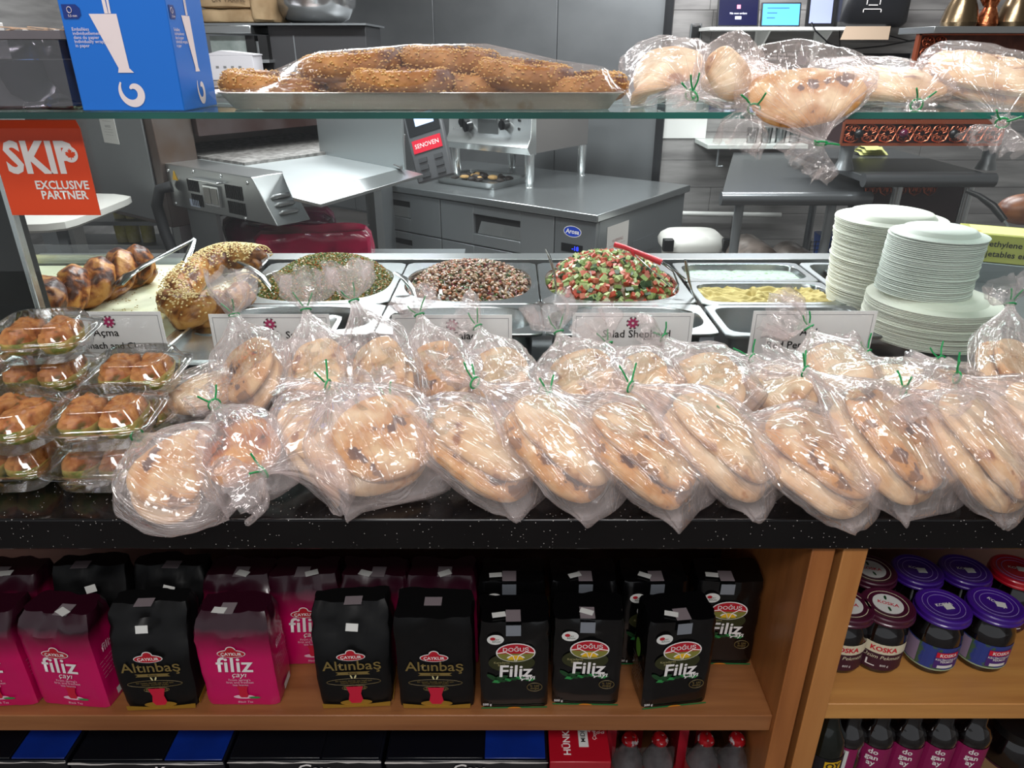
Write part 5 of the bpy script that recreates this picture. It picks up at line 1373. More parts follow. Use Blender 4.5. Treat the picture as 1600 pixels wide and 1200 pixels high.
# blue straw box
BLU = M('blue_card', '#0a66c4', .38, coat=.2); PKW = M('pinkish_print', '#dccfd0', .6); NAV = M('navy_print', '#0b2d78', .5)
bx0, bx1 = px_x(130, 1.135, SZ), px_x(289, 1.135, SZ); bw = bx1 - bx0; bd = .13
bbx = thing('straw_box', 'tall blue cardboard box with pale funnel print at the left of the glass shelf', 'box', ((bx0 + bx1) / 2, 1.135 + bd / 2, SZ + .0008))
obj('box_body', MB().bb(-bw / 2, bw / 2, -bd / 2, bd / 2, 0, .30), BLU, bbx, bevel=.0015)
def icon(par, loc, rz, k=1.0, kx=1.0):
    def S(pts): return shape_mesh([(x * kx * k, z * k) for x, z in pts], PKW)
    put('printed_funnel', S([(-.040, .128), (-.0010, .128), (.0015, .058), (-.014, .058)]), par, loc, (0, 0, rz))
    put('printed_funnel', S([(-.014, .058), (.0015, .058), (.007, .052), (-.016, .052)]), par, loc, (0, 0, rz))
    put('printed_straw', S([(-.0175, .1285), (-.0125, .1285), (-.0155, .22), (-.0195, .22)]), par, loc, (0, 0, rz))
    put('printed_straw', S([(-.0118, .1285), (-.0085, .1285), (-.0065, .22), (-.0100, .22)]), par, loc, (0, 0, rz))
    # swirl
    mb = MB(); n = 40
    for i in range(n + 1):
        a = -.2 + 4.9 * i / n * 1.25 - .9; r = .0055 + .0145 * (i / n); w = .0012 + .0042 * sin(pi * min(1, i / n * 1.02)) ** .8
        for sg in (-1, 1):
            rr = r + sg * w; mb.v.append(((rr * cos(-a + 1.2)) * kx * k, 0, (.026 + rr * 1.05 * sin(-a + 1.2)) * k))
    mb.f = [(2 * i, 2 * i + 1, 2 * i + 3, 2 * i + 2) for i in range(n)]; mb.m = [0] * n
    put('printed_swirl', mb.mesh('swirl', PKW), par, loc, (0, 0, rz))
icon(bbx, (.005, -bd / 2 - .0006, 0), 0)
icon(bbx, (bw / 2 + .0006, .01, 0), pi / 2, 1.0, .75)
for loc, rz, kx, x in (((0, -bd / 2 - .0007, 0), 0, 1, -.060), ((bw / 2 + .0007, 0, 0), pi / 2, .8, -.05)):
    R = Matrix.Rotation(rz, 3, 'Z')
    def at(x_, z_): q = R @ Vector((x_, 0, 0)); return (loc[0] + q.x, loc[1] + q.y, z_)
    put('lettering', text_mesh('Emballées\nindividuellement\ndans du papier\nIndividually wrapped\nin paper', .0062, PKW, .0, 0, kx, 0, 'LEFT'), bbx, at(x - .004, .098), (0, 0, rz))
    put('lettering', text_mesh('Blanches\nWhite\n200 mm | 8 in', .0072, PKW, .0, 0, kx, 0, 'LEFT'), bbx, at(x - .004, .158), (0, 0, rz))
    put('printed_badge', shape_mesh([(-.012 * kx, -.009), (.008 * kx, -.009), (.013 * kx, -.004), (.013 * kx, .004), (.008 * kx, .009), (-.012 * kx, .009)], NAV), bbx, at(x + .001, .131), (0, 0, rz))
    put('printed_ring', MB().tube([(p[0], 0, p[1]) for p in ell(.0032, .0038)] + [(.0032, 0, 0)], .0004, 4).mesh('ring', PKW), bbx, Vector(at(x - .001, .133)) + R @ Vector((0, -.0005, 0)), (0, 0, rz))
    put('lettering', text_mesh('5,5 mm', .0042, PKW, .01, 0, kx), bbx, Vector(at(x + .002, .1255)) + R @ Vector((0, -.0005, 0)), (0, 0, rz))
# grey bin with cup compartments and wooden sticks
gx0, gx1 = px_x(2, 1.14, SZ), px_x(128, 1.14, SZ)
BINM = M('grey_bin_plastic', '#6a666a', .35, col2='#5f5b5f', nscale=3)
gb = thing('grey_bin', 'open grey plastic organiser bin holding bowls and stir sticks, left of the blue box', 'bin', ((gx0 + gx1) / 2 - .02, 1.24, SZ + .0008)); w = (gx1 - gx0) / 2 + .015
obj('bin_body', MB().sq_rings([(w - .008, .09, 0, 16), (w, .098, .006, 16), (w + .004, .102, .095, 16), (w + .012, .108, .096, 16), (w + .012, .108, .105, 16), (w + .004, .1, .106, 16), (w, .096, .1, 16), (w - .006, .088, .07, 16)], 64, cap0=True),
    clear_mat('bin_clear', (.42, .40, .43), .12, .9, .1), gb)
obj('rim', MB().sq_rings([(w + .005, .103, .095, 16), (w + .014, .110, .096, 16), (w + .014, .110, .107, 16), (w + .003, .1, .107, 16)], 64, cap0=False, cap1=False), BINM, gb)
BWL = M('grey_bowl', '#76727a', .4)
for i, dx in enumerate((-.045, .035)):
    obj('cup', MB().lathe([(0, .0), (.012, 0), (.03, .012), (.042, .035), (.044, .06), (.042, .06), (.03, .014), (0, .004)], 32), BWL, None, (gb.location.x + dx, 1.235, SZ + .008),
        label=['grey rounded cup standing left in the organiser bin', 'grey rounded cup standing right in the organiser bin'][i], cat='cup')
rn = random.Random(8); WDS = M('stick_wood', '#c9a88c', .7)
for i in range(9):
    o = obj('stir_stick', MB().bb(-.003, .003, -.065, .065, 0, .0018), WDS if i % 3 else WHT, None, (gb.location.x - .075 + i * .0125, 1.25, SZ + .1085 + (i % 3) * .0021), rz=rn.uniform(-.25, .25) + .4,
        label='thin flat wooden stir stick lying across the grey bin', cat='stick', group='stir sticks on the grey bin')
obj('white_carton', MB().bb(-.03, .03, -.05, .05, 0, .12), WHT, None, (px_x(-22, 1.19, SZ), 1.19, SZ + .0008), label='white carton corner at the left frame edge on the glass shelf', cat='carton', bevel=.001)

# orange sign hanging on the front glass
SGN = M('orange_sign', '#e0461c', .45)
SY = GY - .006
a, b_ = py(-14, 190, SY), py(158, 332, SY); sx1 = px_x(140, SY, py(0, 262, SY).z)
sw = sx1 - px_x(-8, SY, 1.4); sz0, sz1 = py(100, 336, SY).z, py(60, 187, SY).z
sg = thing('orange_sign', 'orange paper sign reading SKIP EXCLUSIVE PARTNER on the front glass at the left', 'sign', (sx1 - sw / 2, SY, sz0)); sh_ = sz1 - sz0
obj('sign_sheet', MB().bb(-sw / 2, sw / 2, -.001, .0008, 0, sh_ - .012).box((0, -.004, sh_ - .006), (sw, .0015, .014), M4=Matrix.Rotation(.5, 3, 'X')), SGN, sg)
put('lettering', text_mesh('SKIP', .067, INK, .035, 0, .88), sg, (-.002, -.0016, sh_ * .60))
put('lettering', text_mesh('EXCLUSIVE\nPARTNER', .0185, INK, .025, 0, .95), sg, (.022, -.0016, sh_ * .27))
ml = [(0, .5), (.08, .33), (.17, .38), (.13, .12), (.27, .25), (.3, .17), (.43, .19), (.38, .02), (.44, -.03), (.23, -.2), (.26, -.28), (.03, -.26), (.03, -.45), (-.03, -.45), (-.03, -.26), (-.26, -.28), (-.23, -.2), (-.44, -.03), (-.38, .02), (-.43, .19), (-.3, .17), (-.27, .25), (-.13, .12), (-.17, .38), (-.08, .33)]
put('printed_leaf', shape_mesh([(x * .0185, z * .0185) for x, z in ml], SGN), sg, (.0485, -.0026, sh_ * .60 + .0075))
put('printed_panel', shape_mesh(ell(.0125, .0125), INK), sg, (.0475, -.0021, sh_ * .60 + .0075))
# ================================================================== KITCHEN
def kid(name, mb, mat, par, **k):
    o = par.location; mb.v = [(p[0] - o.x, p[1] - o.y, p[2] - o.z) for p in mb.v]
    return obj(name, mb, mat, par, **k)
def up(p, dz): return Vector((p[0], p[1], p[2] + dz))
# ---- conveyor oven
OV = thing('conveyor_oven', 'big stainless conveyor oven with sloping outfeed tray on the left of the kitchen', 'oven', (-1.52, 3.25, 0), KA)
BRN = M('heat_stained_steel', '#6f6764', .35, metal=.85, col2='#5a4638', nscale=3, lo=.45, hi=.7, bump=.03)
DKH = M('oven_dark', '#0d0d0e', .6)
obj('oven_body', MB().bb(-1.3, 0, -.02, .16, .82, 1.40).bb(-1.3, -.05, .16, 1.35, .82, 1.05).bb(-1.3, 0, 1.15, 1.35, .82, 1.4).bb(-1.3, -.02, .16, 1.15, 1.36, 1.4).bb(-1.3, -.5, .16, 1.15, 1.05, 1.36), BRN, OV, bevel=.004)
obj('tunnel_hood', MB().prism([(-.02, .165, 1.22), (.03, .165, 1.20), (.03, .165, 1.37), (-.02, .165, 1.39)], (0, .98, 0)), M('stained_hood', '#5b4f4e', .3, metal=.8, col2='#46302c', nscale=5), OV)
obj('side_plate', MB().bb(-1.0, -.07, -.03, -.021, .84, 1.39), STD, OV, bevel=.003)
obj('rating_plate', MB().bb(-.44, -.3, -.034, -.0305, 1.16, 1.32), M('label_white', '#c4c4c0', .5), OV, bevel=.002)
put('lettering', text_mesh('WARNING\n— —— — —\n—— — ——\n\nNOTICE\n— — —— —\n—— — ——\n— — — —', .014, M('grey_text', '#6d6d6d', .6)), OV, (-.37, -.035, 1.24))
obj('conveyor_belt', MB().bb(-.5, .34, .17, 1.08, 1.09, 1.112).add([(x, .19 + .89 * (k % 2), 1.107) for i in range(0) for x in (0,) for k in range(2)], []), M('belt_mesh', '#7b7875', .6, metal=.3, col2='#55524f', nscale=40, bump=.6, bscale=90), OV)
obj('belt_roller', MB().tube([(.31, .17, 1.093), (.31, 1.12, 1.093)], .018, 14).tube([(.31, 1.10, 1.093), (.33, 1.13, 1.12), (.34, 1.13, 1.15)], .012, 8), STB, OV)
mbx = MB().prism([(0, 0, 1.1), (.63, 0, 1.1), (.76, 0, .925), (0, 0, .915)], (0, .16, 0))
obj('motor_box', mbx, ST, OV, bevel=.004)
obj('inner_plate', MB().bb(0, .6, .16, .62, 1.07, 1.085), STD, OV)
sl = MB(); sl2 = MB()
for i in range(7): sl.bb(.16 + i * .0125, .166 + i * .0125, -.003, -.0005, 1.0, 1.05); sl.bb(.175 + i * .0125, .181 + i * .0125, -.003, -.0005, .94, .99)
for i in range(9): sl.bb(.44 + i * .0135, .447 + i * .0135, -.003, -.0005, 1.0, 1.055); sl.bb(.445 + i * .0135, .452 + i * .0135, -.003, -.0005, .94, .99)
obj('vent_slots', sl, DKH, OV)
obj('socket_cover', MB().bb(.22, .43, -.03, 0, 1.055, 1.062).bb(.29, .40, -.012, 0, .955, 1.04), STB, OV, bevel=.002)
obj('socket', MB().bb(.30, .34, -.018, -.012, .965, 1.03).bb(.352, .392, -.018, -.012, .965, 1.03), M('socket_grey', '#8d8d88', .5), OV, bevel=.002)
obj('sticker', MB().bb(.155, .23, -.0025, -.0008, .935, .965), M('label_blue_white', '#aab6c8', .5), OV)
obj('warning_triangle', MB().prism([(.045, -.0025, 1.035), (.085, -.0025, 1.035), (.065, -.0025, 1.075)], (0, .001, 0)), YEL, OV)
for x, z in ((.02, 1.07), (.22, 1.085), (.42, 1.085), (.6, 1.075), (.55, .93), (.03, .93)):
    obj('bolt', MB().blob((x, -.001, z), (.008, .005, .008), 10, 6), STB, OV)
# louvres on the slanted end
D = Vector((.13, 0, -.175)).normalized(); Nn = Vector((.175, 0, .13)).normalized()
for k in range(3):
    c = Vector((.63, .08, 1.1)) + D * (.10 + .035 * k) + Nn * .002
    obj('louvre', MB().tube([c + Vector((0, -.045, 0)), c + Vector((0, -.035, 0)) + Nn * .006, c + Vector((0, .035, 0)) + Nn * .006, c + Vector((0, .045, 0))], [.004, .009, .009, .004], 10), ST, OV)
obj('power_cable', MB().tube([(.06, -.02, 1.01), (.03, -.06, 1.0), (-.005, -.07, .93), (-.0, -.06, .8), (.04, -.05, .66), (.10, -.04, .5)], .024, 12), RUB, OV)
for lx, ly in ((-.05, .05), (-1.2, .05), (-.05, 1.25), (-1.2, 1.25)):
    obj('leg', MB().bb(lx - .03, lx + .03, ly - .03, ly + .03, 0, .83), ST, OV)
obj('stand_panel', MB().bb(.08, .30, .02, .04, .2, .92), STD, OV)
# outfeed tray (world coordinates worked out from the photograph, then brought into the oven's frame)
Minv = (Matrix.Translation(OV.location) @ Matrix.Rotation(KA, 4, 'Z')).inverted()
def OVL(p): return Minv @ Vector(p)
poly = [OVL(pz(u, v, 1.1)) for u, v in ((305, 249), (562, 236), (627, 263), (457, 308), (441, 268))]
obj('outfeed_tray', MB().prism([up(p, -.008) for p in poly], (0, 0, .008)), M('tray_steel', '#c9cfd0', .3, metal=.75, bump=.03, bscale=8), OV)
lip = [OVL(pz(u, v, 1.1)) for u, v in ((457, 308), (627, 263))]
lp2 = [OVL(pz(u, v, 1.075)) for u, v in ((501, 319), (648, 272))]
obj('tray_lip', MB().prism([lip[0], lp2[0], up(lp2[0], -.012), up(lip[0], -.012)], lip[1] - lip[0]), ST, OV, bevel=.002)
g0, g1 = OVL(pz(500, 240, 1.1)), OVL(pz(632, 266, 1.1))
obj('side_guard', MB().prism([g0, g1, up(g1, .30), up(g0, .30)], (0, .012, 0)), M('guard_steel', '#a7aeb0', .32, metal=.75, bump=.02, bscale=4), OV, bevel=.002)
obj('guard_rim', MB().tube([OVL(pz(562, 236, 1.112)), OVL(pz(627, 262, 1.112))], .007, 8), STB, OV)
# control panel
cpw, cph = .175, .33
cp = obj('control_panel', MB().bb(-cpw / 2, cpw / 2, 0, .03, 0, cph), M('panel_grey', '#57585a', .4, metal=.3), OV, bevel=.006)
cpp = OVL(pz(680, 280, 1.035)); cp.location = cpp; cp.rotation_euler = Matrix.LocRotScale(None, (Matrix.Rotation(radians(20), 3, 'Z') @ Matrix.Rotation(radians(-17), 3, 'Y') @ Matrix.Rotation(radians(-12), 3, 'X')).to_quaternion(), None).to_euler()
put('screen_frame', MB().bb(-.075, .078, -.003, 0, .20, .335).mesh('f', BLK), cp, (0, 0, 0))
SCR = M('screen_light', '#a9c4f0', .3, emit=1.1)
put('screen', MB().bb(-.035, .055, -.005, -.003, .235, .34).mesh('s', SCR), cp, (0, 0, 0))
put('printed_badge', MB().bb(-.033, .05, -.0065, -.005, .285, .312).mesh('b', RED), cp, (0, 0, 0))
put('lettering', text_mesh('SENOVEN', .016, INK, .0), cp, (.009, -.0068, .2985))
put('printed_badge', MB().bb(-.07, .07, -.004, 0, .125, .180).mesh('b', RP), cp, (0, 0, 0))
put('lettering', text_mesh('SENOVEN', .027, INK, .0), cp, (0, -.0045, .1525))
for r in range(3):
    for c in range(2):
        put('button', MB().bb(-.02, .02, -.006, .004, -.009, .009).mesh('b', M('button_grey', '#3a3b3d', .5)), cp, (-.036 + c * .076, 0, .092 - r * .032))

# ---- refrigerated drawer base
KB = Vector((.49, 4.126, 0)); HT = .70
RB = thing('refrigerated_base', 'long low stainless refrigerator base with drawers in the middle of the kitchen', 'refrigerator', KB, KA)
obj('cabinet_body', MB().bb(-1.96, -.0, .03, 1.18, .12, HT - .05), STD, RB, bevel=.004)
obj('worktop', MB().bb(-2.0, .02, -.03, 1.22, HT - .045, HT), M('worktop_steel', '#a3a7a8', .25, metal=.85, bump=.02, bscale=5), RB, bevel=.006)
FST = M('drawer_steel', '#a0a4a6', .4, metal=.75, bump=.03, bscale=7, bstretch=(1, 1, 20))
for (x0, x1) in ((-1.95, -1.222), (-1.212, -.298)):
    for (z0, z1) in ((.385, .645), (.135, .375)):
        hx0, hx1 = ((x0 + .10), (x0 + .45)) if x0 < -1.5 else (-.93, -.55)
        hz0, hz1 = z1 - .19, z1 - .06
        if x0 < -1.5: hz0, hz1 = z1 - .17, z1 - .05
        fr = MB().bb(x0, hx0, 0, .03, z0, z1).bb(hx1, x1, 0, .03, z0, z1).bb(hx0, hx1, 0, .03, hz1, z1).bb(hx0, hx1, 0, .03, z0, hz0)
        d_ = obj('drawer', fr, FST, RB, bevel=.002)
        obj('handle_recess', MB().bb(hx0, hx1, .024, .029, hz0, hz1), BLKM, d_)
        obj('handle_slope', MB().prism([(hx0 + .025, .02, hz0 + .004), (hx1 - .006, .02, hz0 + .004), (hx1 - .006, .028, hz1 - .045), (hx0 + .05, .028, hz1 - .045)], (0, -.006, 0)), STB, d_)
cpn = obj('control_strip', MB().bb(-.29, -.004, 0, .03, .135, .645), STD, RB, bevel=.002)
put('logo_oval', shape_mesh(ell(.062, .034), INK), cpn, (-.165, -.0012, .575)); put('logo_oval', shape_mesh(ell(.058, .030), M('blue_logo', '#1a3fae', .4)), cpn, (-.165, -.002, .575))
put('lettering', text_mesh('Arosa', .038, INK, .02, .15), cpn, (-.165, -.003, .575))
put('display', MB().bb(-.24, -.09, -.003, 0, .45, .50).mesh('d', BLK), cpn, (0, 0, 0))
put('lettering', text_mesh('-18', .036, M('blue_led', '#2030ff', .5, emit=3), .02), cpn, (-.14, -.004, .475))
sl = MB()
for i in range(8):
    for j in range(4): sl.prism([(-.26 + i * .03 - j * .004, -.002, .40 - j * .03), (-.245 + i * .03 - j * .004, -.002, .40 - j * .03), (-.232 + i * .03 - j * .004, -.002, .42 - j * .03), (-.247 + i * .03 - j * .004, -.002, .42 - j * .03)], (0, .001, 0))
obj('vent_slots', sl, DKH, cpn)
obj('notice_sheet', MB().bb(.001, .003, .12, .38, .22, .60), M('notice_paper', '#b9b5b0', .6), RB)
put('lettering', text_mesh('WARNING\n— — —— — —\n—— — — ——\n— —— — ——\n\nNOTICE\n—— — — —\n— —— ——', .028, M('notice_ink', '#8a5a58', .6)), RB, (.0035, .25, .42), (0, 0, pi / 2))
obj('small_label', MB().bb(.001, .002, .45, .75, .35, .45), STD, RB)
for x, y in ((-1.85, .1), (-.1, .1), (-.1, 1.1), (-1.85, 1.1)): obj('caster', MB().tube([(x, y - .02, .06), (x, y + .02, .06)], .058, 16).bb(x - .02, x + .02, y - .03, y + .03, .06, .13), BLK, RB)
# ---- griddle
GR = thing('griddle', 'stainless countertop griddle on four legs standing on the refrigerator base', 'griddle', KB + EX * -1.15 + EY * .8 + Vector((0, 0, HT)), KA)
obj('griddle_body', MB().bb(-.36, .36, -.30, .36, .22, .50), M('griddle_steel', '#8f8b89', .36, metal=.7, bump=.02), GR, bevel=.004)
obj('front_panel', MB().prism([(-.36, -.30, .50), (-.36, -.345, .47), (-.36, -.36, .32), (-.36, -.40, .26), (-.36, -.37, .215), (-.36, -.29, .21)], (.72, 0, 0)), STB, GR, bevel=.003)
for x, y in ((.33, -.33), (-.32, -.33), (.33, .33), (-.32, .33)):
    obj('leg', MB().lathe([(.032, .0), (.026, .005), (.026, .03), (.032, .04), (.033, .16), (.036, .22)], 18, c=(x, y, 0)), STB, GR)
RX = Matrix.Rotation(radians(95), 3, 'X')
for x, z in ((-.20, .40), (-.165, .37), (.15, .40)):
    obj('knob', MB().lathe([(.0, .05), (.03, .05), (.034, .0), (0, 0)], 20, c=(x, -.352, z), axis=RX).bb(x - .008, x + .008, -.41, -.35, z - .035, z + .035), BLK, GR)
for x, z in ((.26, .43), (.26, .375), (.2, .445), (-.22, .45)): obj('lamp', MB().blob((x, -.356, z), (.011, .006, .011), 10, 6), BLK, GR)
obj('drawer_front', MB().bb(-.09, .09, -.362, -.354, .33, .44), ST, GR, bevel=.002); obj('drawer_grip', MB().bb(-.095, .10, -.40, -.35, .44, .452).bb(-.095, .10, -.40, -.392, .425, .452), STD, GR, bevel=.002)
obj('name_print', text_mesh('ATOSA', .03, M('grey_text', '#6d6d6d', .6)), None, GR, loc=(-.27, -.364, .345))
dt = thing('drip_tray', 'shallow steel tray with burnt scraps under the griddle', 'tray', KB + EX * -1.2 + EY * .42 + Vector((0, 0, HT + .001)), KA)
obj('tray_body', MB().sq_rings([(.25, .19, 0, 20), (.27, .21, .045, 20), (.275, .215, .045, 20), (.262, .2, .042, 20), (.24, .18, .008, 20)], 64), ST, dt)
mb = MB(); rn = random.Random(5)
for _ in range(26): mb.blob((rn.uniform(-.17, .17), rn.uniform(-.1, .14), .03), (rn.uniform(.02, .05), rn.uniform(.015, .035), rn.uniform(.008, .02)), 8, 5, 0 if rn.random() < .8 else 1)
obj('scraps', mb, [M('burnt', '#1c1512', .6), M('scrap_tan', '#a08050', .6)], dt, kind='stuff')
# ---- dark magenta wrapped packs on the floor shelf behind the salads
rk = thing('storage_rack', 'low dark rack under the oven carrying magenta packs', 'rack', (-.93, 3.3, 0))
kid('rack_shelf', MB().bb(-1.2, -.25, 2.95, 3.8, .56, .58), STD, rk)
for x in (-1.17, -.3):
    for y in (3.0, 3.75): kid('leg', MB().bb(x - .015, x + .015, y - .015, y + .015, 0, .56), STD, rk)
MGF = M('magenta_film', '#b00b46', .18, coat=.7, col2='#6e0830', nscale=6, bump=.6, bscale=16)
MGD = M('dark_magenta_film', '#5c0a34', .15, coat=.6, col2='#260816', nscale=7, bump=.7, bscale=14)
def pack(name, c, d, rz, mat, label, seed, kids=0):
    mb = MB(); n = 48; K = 10
    for i in range(K + 1):
        t = i / K; s_ = (1 - abs(2 * t - 1) ** 5) ** .25 * .12 + .88
        for j in range(n):
            a = 2 * pi * j / n; e = 7; ca, sa = cos(a), sin(a); q = (abs(ca) ** e + abs(sa) ** e) ** (-1 / e) * s_
            p = Vector((d[0] / 2 * ca * q, d[1] / 2 * sa * q, d[2] * t)); p += Vector((ca, sa, .4)) * .018 * noise.noise(p * 11 + Vector((seed, 0, 0)))
            if i == 0: p.z = 0
            mb.v.append(tuple(p))
    mb.f = [(i * n + j, i * n + (j + 1) % n, (i + 1) * n + (j + 1) % n, (i + 1) * n + j) for i in range(K) for j in range(n)] + [tuple(range(n - 1, -1, -1)), tuple(K * n + j for j in range(n))]
    mb.m = [0] * len(mb.f)
    return obj(name, mb, mat, None, c, rz, label=label, cat='pack')
def PP(u, v, y, z=None): p = py(u, v, y); return (p.x, y, p.z if z is None else z)
a = pack('wrapped_pack', PP(492, 372, 3.15, .5805), (.50, .2, .255), .15, MGF, 'bright magenta plastic-wrapped pack behind the grain salad', 1)
obj('small_label', MB().bb(-.17, -.12, -.112, -.108, .1, .145), STK, a)
b = pack('wrapped_pack', PP(440, 360, 3.42, .5805), (.5, .22, .275), .2, MGD, 'dark wine-red wrapped pack behind the bright magenta one', 2)
pack('wrapped_pack', PP(418, 350, 3.62, .5805), (.24, .2, .2), .1, MGD, 'dark magenta wrapped pack under the oven motor box', 3)

# ---- left kitchen: white slatted table, tubs, pipe
wt = thing('white_stand', 'white plastic stand with slatted side, behind the orange sign', 'stand', (-2.1, 3.0, 0))
kid('top_board', MB().sq_rings([(.42, .30, 0, 8), (.43, .31, .01, 8), (.43, .31, .035, 8), (.4, .28, .045, 8)], 48, c=(-2.12, 3.0, .92)), M('white_plastic', '#b9b8b2', .45), wt)
for i in range(9): kid('slat', MB().bb(-2.45, -2.02, 2.80, 2.82, .975 + i * .032, .995 + i * .032), M('white_plastic', '#b9b8b2', .45), wt)
for x in (-2.15, -1.85, -2.4): kid('leg', MB().bb(x - .03, x + .03, 2.85, 2.91, 0, .92), STD, wt)
YT = M('yellow_tub', '#a8a03c', .5, col2='#c4bc8a', nscale=10)
for i, (u, v) in enumerate(((193, 372), (210, 372), (233, 372), (188, 335), (206, 335), (226, 335), (246, 336))):
    p = PP(u, v, 4.3); obj('yellow_tub', MB().lathe([(0, 0), (.036, 0), (.04, .10), (.036, .115), (0, .115)], 20), YT, None, (p[0], 4.3, p[2] - .02), label=['small yellow tub, %s in the lower row at the left' % w for w in ('leftmost', 'middle', 'rightmost')][i] if i < 3 else ['small yellow tub, %s in the upper row at the left' % w for w in ('leftmost', 'second', 'third', 'rightmost')][i - 3], cat='tub', group='yellow tubs behind the tongs')
sf = thing('dark_shelf', 'dark two-level shelf holding small yellow tubs at the left', 'shelf', (-2.35, 4.35, 0))
for v in (372, 335): p = PP(200, v, 4.3); kid('board', MB().bb(-2.7, -2.0, 4.2, 4.5, p[2] - .045, p[2] - .0215), STD, sf)
kid('upright', MB().bb(-2.72, -2.70, 4.2, 4.5, 0, .80).bb(-2.0, -1.98, 4.2, 4.5, 0, .82), STD, sf)
# ---- upper left: cabinet, sacks, bowl, white carton
hz = thing('steel_rack', 'tall dark steel cabinet with open bay behind the sesame ring tray', 'cabinet', (-1.2, 4.6, 0))
p0, p1 = py(420, 60, 4.5), py(572, 60, 4.5); zt_ = py(500, 40, 4.5).z
kid('dark_box', MB().bb(p0.x, p1.x, 4.5, 5.0, 1.403, zt_), M('charcoal_steel', '#3c3c3e', .5, metal=.2), hz, bevel=.004)
kid('seam', MB().bb(py(458, 60, 4.5).x, py(460, 60, 4.5).x, 4.497, 4.5, 1.3, zt_ - .05), STD, hz)
q0, q1 = py(322, 60, 4.45), py(398, 60, 4.45)
kid('oven_head', MB().bb(q0.x, q1.x, 4.4, 5.0, py(0, 53, 4.45).z, py(0, 40, 4.45).z), ST, hz, bevel=.004)
kid('glass_door', MB().bb(q0.x + .02, q1.x - .05, 4.45, 4.47, py(0, 92, 4.45).z, py(0, 56, 4.45).z), M('foggy_pane', '#8d9490', .3, col2='#5f6a66', nscale=5), hz)
kid('inner_shelf', MB().bb(q0.x, q1.x + .08, 4.4, 5.0, py(0, 98, 4.45).z, py(0, 93, 4.45).z), STB, hz)
kid('side_column', MB().bb(q1.x - .05, q1.x, 4.44, 5.0, 1.403, zt_ - .05).bb(q1.x + .02, q1.x + .07, 4.44, 5.0, 1.403, zt_ - .05), BLKM, hz)
kid('steel_column', MB().bb(q1.x + .0, p0.x, 4.46, 5.0, 1.403, zt_ - .08), ST, hz)
kid('top_board', MB().bb(q0.x - .4, p1.x + .02, 4.42, 5.05, zt_, zt_ + .01), STD, hz)
kid('side_wall', MB().bb(q0.x - .4, q0.x - .38, 4.42, 5.05, 1.403, zt_).bb(p1.x - .02, p1.x, 4.505, 5.05, 0, 1.403), STD, hz)
wc = thing('white_carton', 'white cardboard box with lifted lid left of the sesame tray', 'box', PP(370, 128, 4.25)); cz = wc.location.z
obj('box_body', MB().bb(-.13, .13, -.08, .08, -.05, .07), M('carton_white', '#b9b8bc', .6), wc, bevel=.002)
obj('lid', MB().prism([(-.135, -.08, .071), (-.04, -.08, .095), (.135, -.08, .077), (.135, -.08, .071)], (0, .16, 0)), M('carton_white', '#b9b8bc', .6), wc)
obj('side_prints', MB().bb(-.07, -.055, -.082, -.0805, .01, .02).bb(-.03, -.015, -.082, -.0805, .01, .02).bb(.01, .025, -.082, -.0805, .01, .02).bb(.05, .065, -.082, -.0805, .01, .02), M('grey_text', '#6d6d6d', .6), wc)
wc.location.z = 1.4515
SACK = M('paper_sack', '#a58d6c', .8, col2='#8b7252', nscale=6, bump=.5, bscale=10)
for i, (u0, u1, v0, v1, lab) in enumerate(((322, 408, 38, 17, 'lower brown paper flour sack on the tall cabinet'), (318, 405, 16, -12, 'upper brown paper flour sack stacked on the other'), (402, 440, 36, -6, 'brown sack end next to the mixing bowl'))):
    a_, b_ = py(u0, v0, 4.6), py(u1, v0, 4.6); h = py(u0, v1, 4.6).z - a_.z
    s = pack('flour_sack', ((a_.x + b_.x) / 2, 4.68, a_.z + (.003 if i != 1 else .006)), (b_.x - a_.x, .36, h), 0, SACK, lab, 10 + i)
    s['category'] = 'sack'
    if i == 1: put('lettering', text_mesh('UN  FARINE', .035, M('sack_print', '#5f4c38', .8), .01), s, (.03, -.19, h * .45))
bwp = py(487, 36, 4.6); bw_ = obj('mixing_bowl', MB().lathe([(0, 0), (.12, 0), (.19, .03), (.235, .10), (.245, .22), (.25, .27), (.24, .27), (.23, .1), (.18, .04), (0, .012)], 48), steel('bowl_steel', '#b9b9b9', .18, (1, 1, 10)), None, (bwp.x, 4.72, zt_ + .0105),
    label='large stainless mixing bowl on the cabinet top left of the steel wall', cat='bowl')
# ---- right wall items
WS = thing('wall_shelf', 'narrow white shelf on brackets carrying the tablets', 'shelf', py(1246, 43, 5.3)); w_ = py(1385, 43, 5.2).x - py(1108, 43, 5.2).x
sy = 5.25; sx0, sx1, sz = py(1110, 43, sy).x, py(1388, 43, sy).x, py(1246, 42, sy).z
kid('shelf_board', MB().bb(sx0, sx1, sy, 5.585, sz - .02, sz), WHT, WS, bevel=.002)
for u in (1184, 1276):
    x = py(u, 60, 5.57).x; kid('bracket', MB().bb(x - .018, x + .018, 5.572, 5.587, sz - .33, sz - .02).prism([(x - .006, 5.572, sz - .021), (x - .006, 5.32, sz - .021), (x - .006, 5.572, sz - .2)], (.012, 0, 0)), WHT, WS)
SC1 = M('screen_dark_blue', '#0a0c2a', .2, emit=.8); SC2 = M('screen_blue', '#4a94dc', .2, emit=.6); SC3 = M('screen_pale', '#8088b0', .2, emit=.5)
